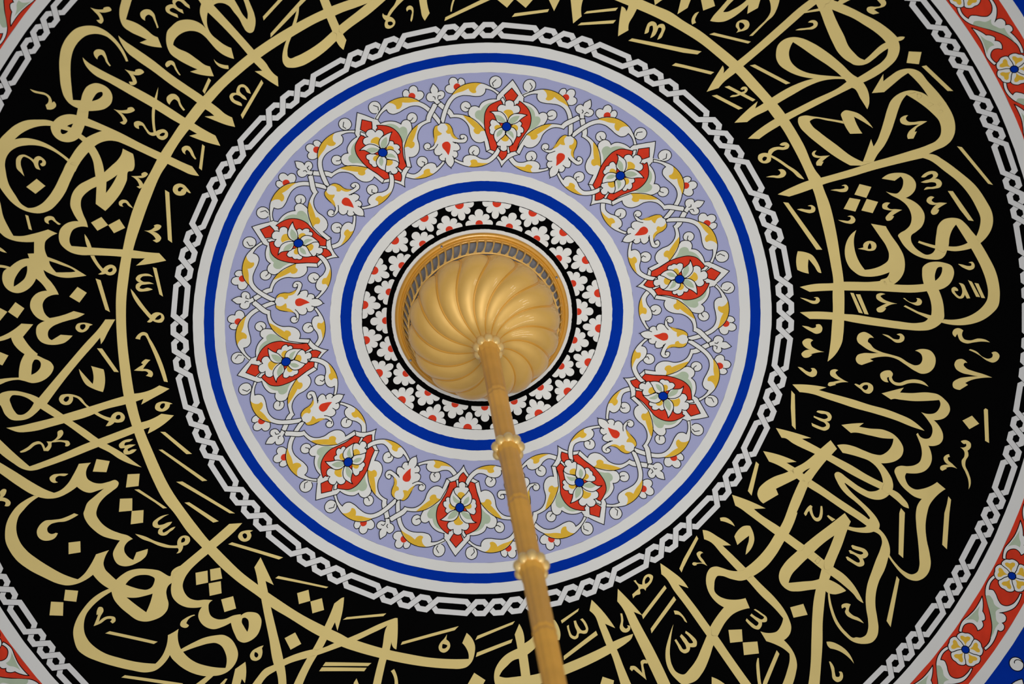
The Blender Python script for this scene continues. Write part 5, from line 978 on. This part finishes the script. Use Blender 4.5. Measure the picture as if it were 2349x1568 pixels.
# bowl with sixteen swirling flutes
PROF = [(0.2540, -0.112), (0.2600, -0.124), (0.2630, -0.142), (0.2600, -0.165), (0.2500, -0.192), (0.2330, -0.217), (0.2080, -0.241),
        (0.1770, -0.262), (0.1430, -0.280), (0.1100, -0.296), (0.0820, -0.311), (0.0610, -0.328), (0.0480, -0.348), (0.0430, -0.366)]
def catmull(P, n):
    P = np.array(P); out = []
    for i in range(len(P) - 1):
        a, b, c, d = P[max(0, i - 1)], P[i], P[i + 1], P[min(len(P) - 1, i + 2)]
        for k in range(n):
            t = k / n
            out.append(0.5 * ((2 * b) + (c - a) * t + (2 * a - 5 * b + 4 * c - d) * t * t + (3 * b - a - 3 * c + d) * t ** 3))
    out.append(P[-1])
    return np.array(out)
def bowl():
    prof = catmull(PROF, 6)
    n = len(prof)
    seg = 16 * 24
    tg = np.gradient(prof, axis=0)
    nr = np.stack([-tg[:, 1], tg[:, 0]], 1)
    nr /= np.linalg.norm(nr, axis=1, keepdims=True)
    V, F = [], []
    for j in range(n):
        r, z = prof[j]
        s = r / 0.264
        u = 1 - j / (n - 1)
        twist = 0.66 * s ** 1.45 - 0.03
        fade = min(1.0, (j + 0.5) / 12.0)
        dep = 0.0185 * s ** 1.25 * (0.30 + 0.70 * fade)
        for i in range(seg):
            a = 2 * math.pi * i / seg
            b = (a - twist) * 8
            g = abs(math.sin(b))
            x = 2 * math.asin(min(1.0, math.sqrt(max(0.0, 1 - g * g)))) / math.pi
            prof_d = (1 - math.sqrt(1 - 0.90 * x * x)) / 0.684
            bead = math.exp(-(g / 0.09) ** 2) * 0.20
            dd = -dep * (prof_d - bead)
            rr = r + nr[j, 0] * dd * (1 if nr[j, 0] > 0 else -1)
            zz = z - abs(nr[j, 1]) * dd
            V.append((rr * math.cos(a), rr * math.sin(a), zz))
    for j in range(n - 1):
        F += [(j * seg + i, (j + 1) * seg + i, (j + 1) * seg + (i + 1) % seg, j * seg + (i + 1) % seg) for i in range(seg)]
    F.append(tuple((n - 1) * seg + i for i in range(seg)))
    o = mesh_obj("fluted_bowl", V, F, [GILT], root, smooth=True)
    set_props(o, "gilt bowl with swirling flutes")
    # amber cord lying in every groove
    path = []
    for j in range(3, n - 2):
        r, z = prof[j]
        s = r / 0.264
        tw = 0.66 * s ** 1.45 - 0.03
        fade = min(1.0, (j + 0.5) / 12.0)
        dd = -0.80 * 0.0185 * s ** 1.25 * (0.30 + 0.70 * fade)
        rr, zz = r + abs(nr[j, 0]) * dd, z - abs(nr[j, 1]) * dd
        path.append((Vector((rr * math.cos(tw), rr * math.sin(tw), zz)), 0.0016 + 0.0032 * s * min(1.0, (j - 2) / 6)))
    V, F = [], []
    m = len(path)
    for k, (p, w) in enumerate(path):
        t = (path[min(m - 1, k + 1)][0] - path[max(0, k - 1)][0]).normalized()
        e1 = t.cross(Vector((0, 0, 1))).normalized()
        e2 = t.cross(e1)
        for i in range(8):
            a = 2 * math.pi * i / 8
            V.append(p + e1 * (w * math.cos(a)) + e2 * (w * 0.8 * math.sin(a)))
    for k in range(m - 1):
        F += [(k * 8 + i, k * 8 + (i + 1) % 8, (k + 1) * 8 + (i + 1) % 8, (k + 1) * 8 + i) for i in range(8)]
    rib = mesh_obj("groove_cord", V, F, [GILT_AMBER], o, smooth=True)
    for k in range(1, 16):
        c = rib.copy()
        COL.objects.link(c)
        c.parent = o
        c.rotation_euler = (0, 0, math.pi * k / 8)
bowl()

# stem: lobed tubes between beaded collars, each tube stepped at its ends
def tube(z0, z1, r):
    lob = lambda a, z: 1 + 0.035 * math.cos(10 * a)
    mid = (z0 + z1) / 2
    pr = [(r * 1.14, z0), (r * 1.16, z0 - 0.012), (r * 1.07, z0 - 0.016), (r * 1.09, z0 - 0.030), (r * 1.02, z0 - 0.034), (r, z0 - 0.05), (r, mid + 0.034),
          (r * 1.05, mid + 0.028), (r * 1.05, mid + 0.014), (r * 1.01, mid + 0.010), (r * 1.01, mid - 0.010), (r * 1.05, mid - 0.014), (r * 1.05, mid - 0.028), (r, mid - 0.034),
          (r, z1 + 0.05), (r * 1.03, z1 + 0.03), (r * 1.06, z1 + 0.02), (r * 1.08, z1)]
    o = lathe("stem_tube", pr, GILT_STEM, 80, lob)
    return o
def collar(z):
    core = lathe("beaded_collar", [(0.020, z + 0.026), (0.034, z + 0.024), (0.038, z + 0.012), (0.038, z - 0.012), (0.034, z - 0.024), (0.020, z - 0.026)], GILT_PALE, 48)
    first = None
    for k in range(9):
        if first is None:
            V, F = [], []
            for j in range(13):
                p = math.pi * j / 12
                for i in range(16):
                    t = 2 * math.pi * i / 16
                    V.append((0.0355 + 0.0182 * math.sin(p) * math.cos(t), 0.0165 * math.sin(p) * math.sin(t), 0.0290 * math.cos(p)))
            for j in range(12):
                F += [(j * 16 + i, (j + 1) * 16 + i, (j + 1) * 16 + (i + 1) % 16, j * 16 + (i + 1) % 16) for i in range(16)]
            first = mesh_obj("bead", V, F, [GILT_PALE], core, smooth=True)
            first.location = (0, 0, z)
        else:
            c = first.copy()
            COL.objects.link(c)
            c.parent = core
            c.location = (0, 0, z)
            c.rotation_euler = (0, 0, 2 * math.pi * k / 9)
    return core
KN = [-0.372, -1.352, -2.332, -3.312, -4.292]
for i, z in enumerate(KN):
    collar(z)
    if i < len(KN) - 1:
        tube(z - 0.020, KN[i + 1] + 0.020, 0.0312)
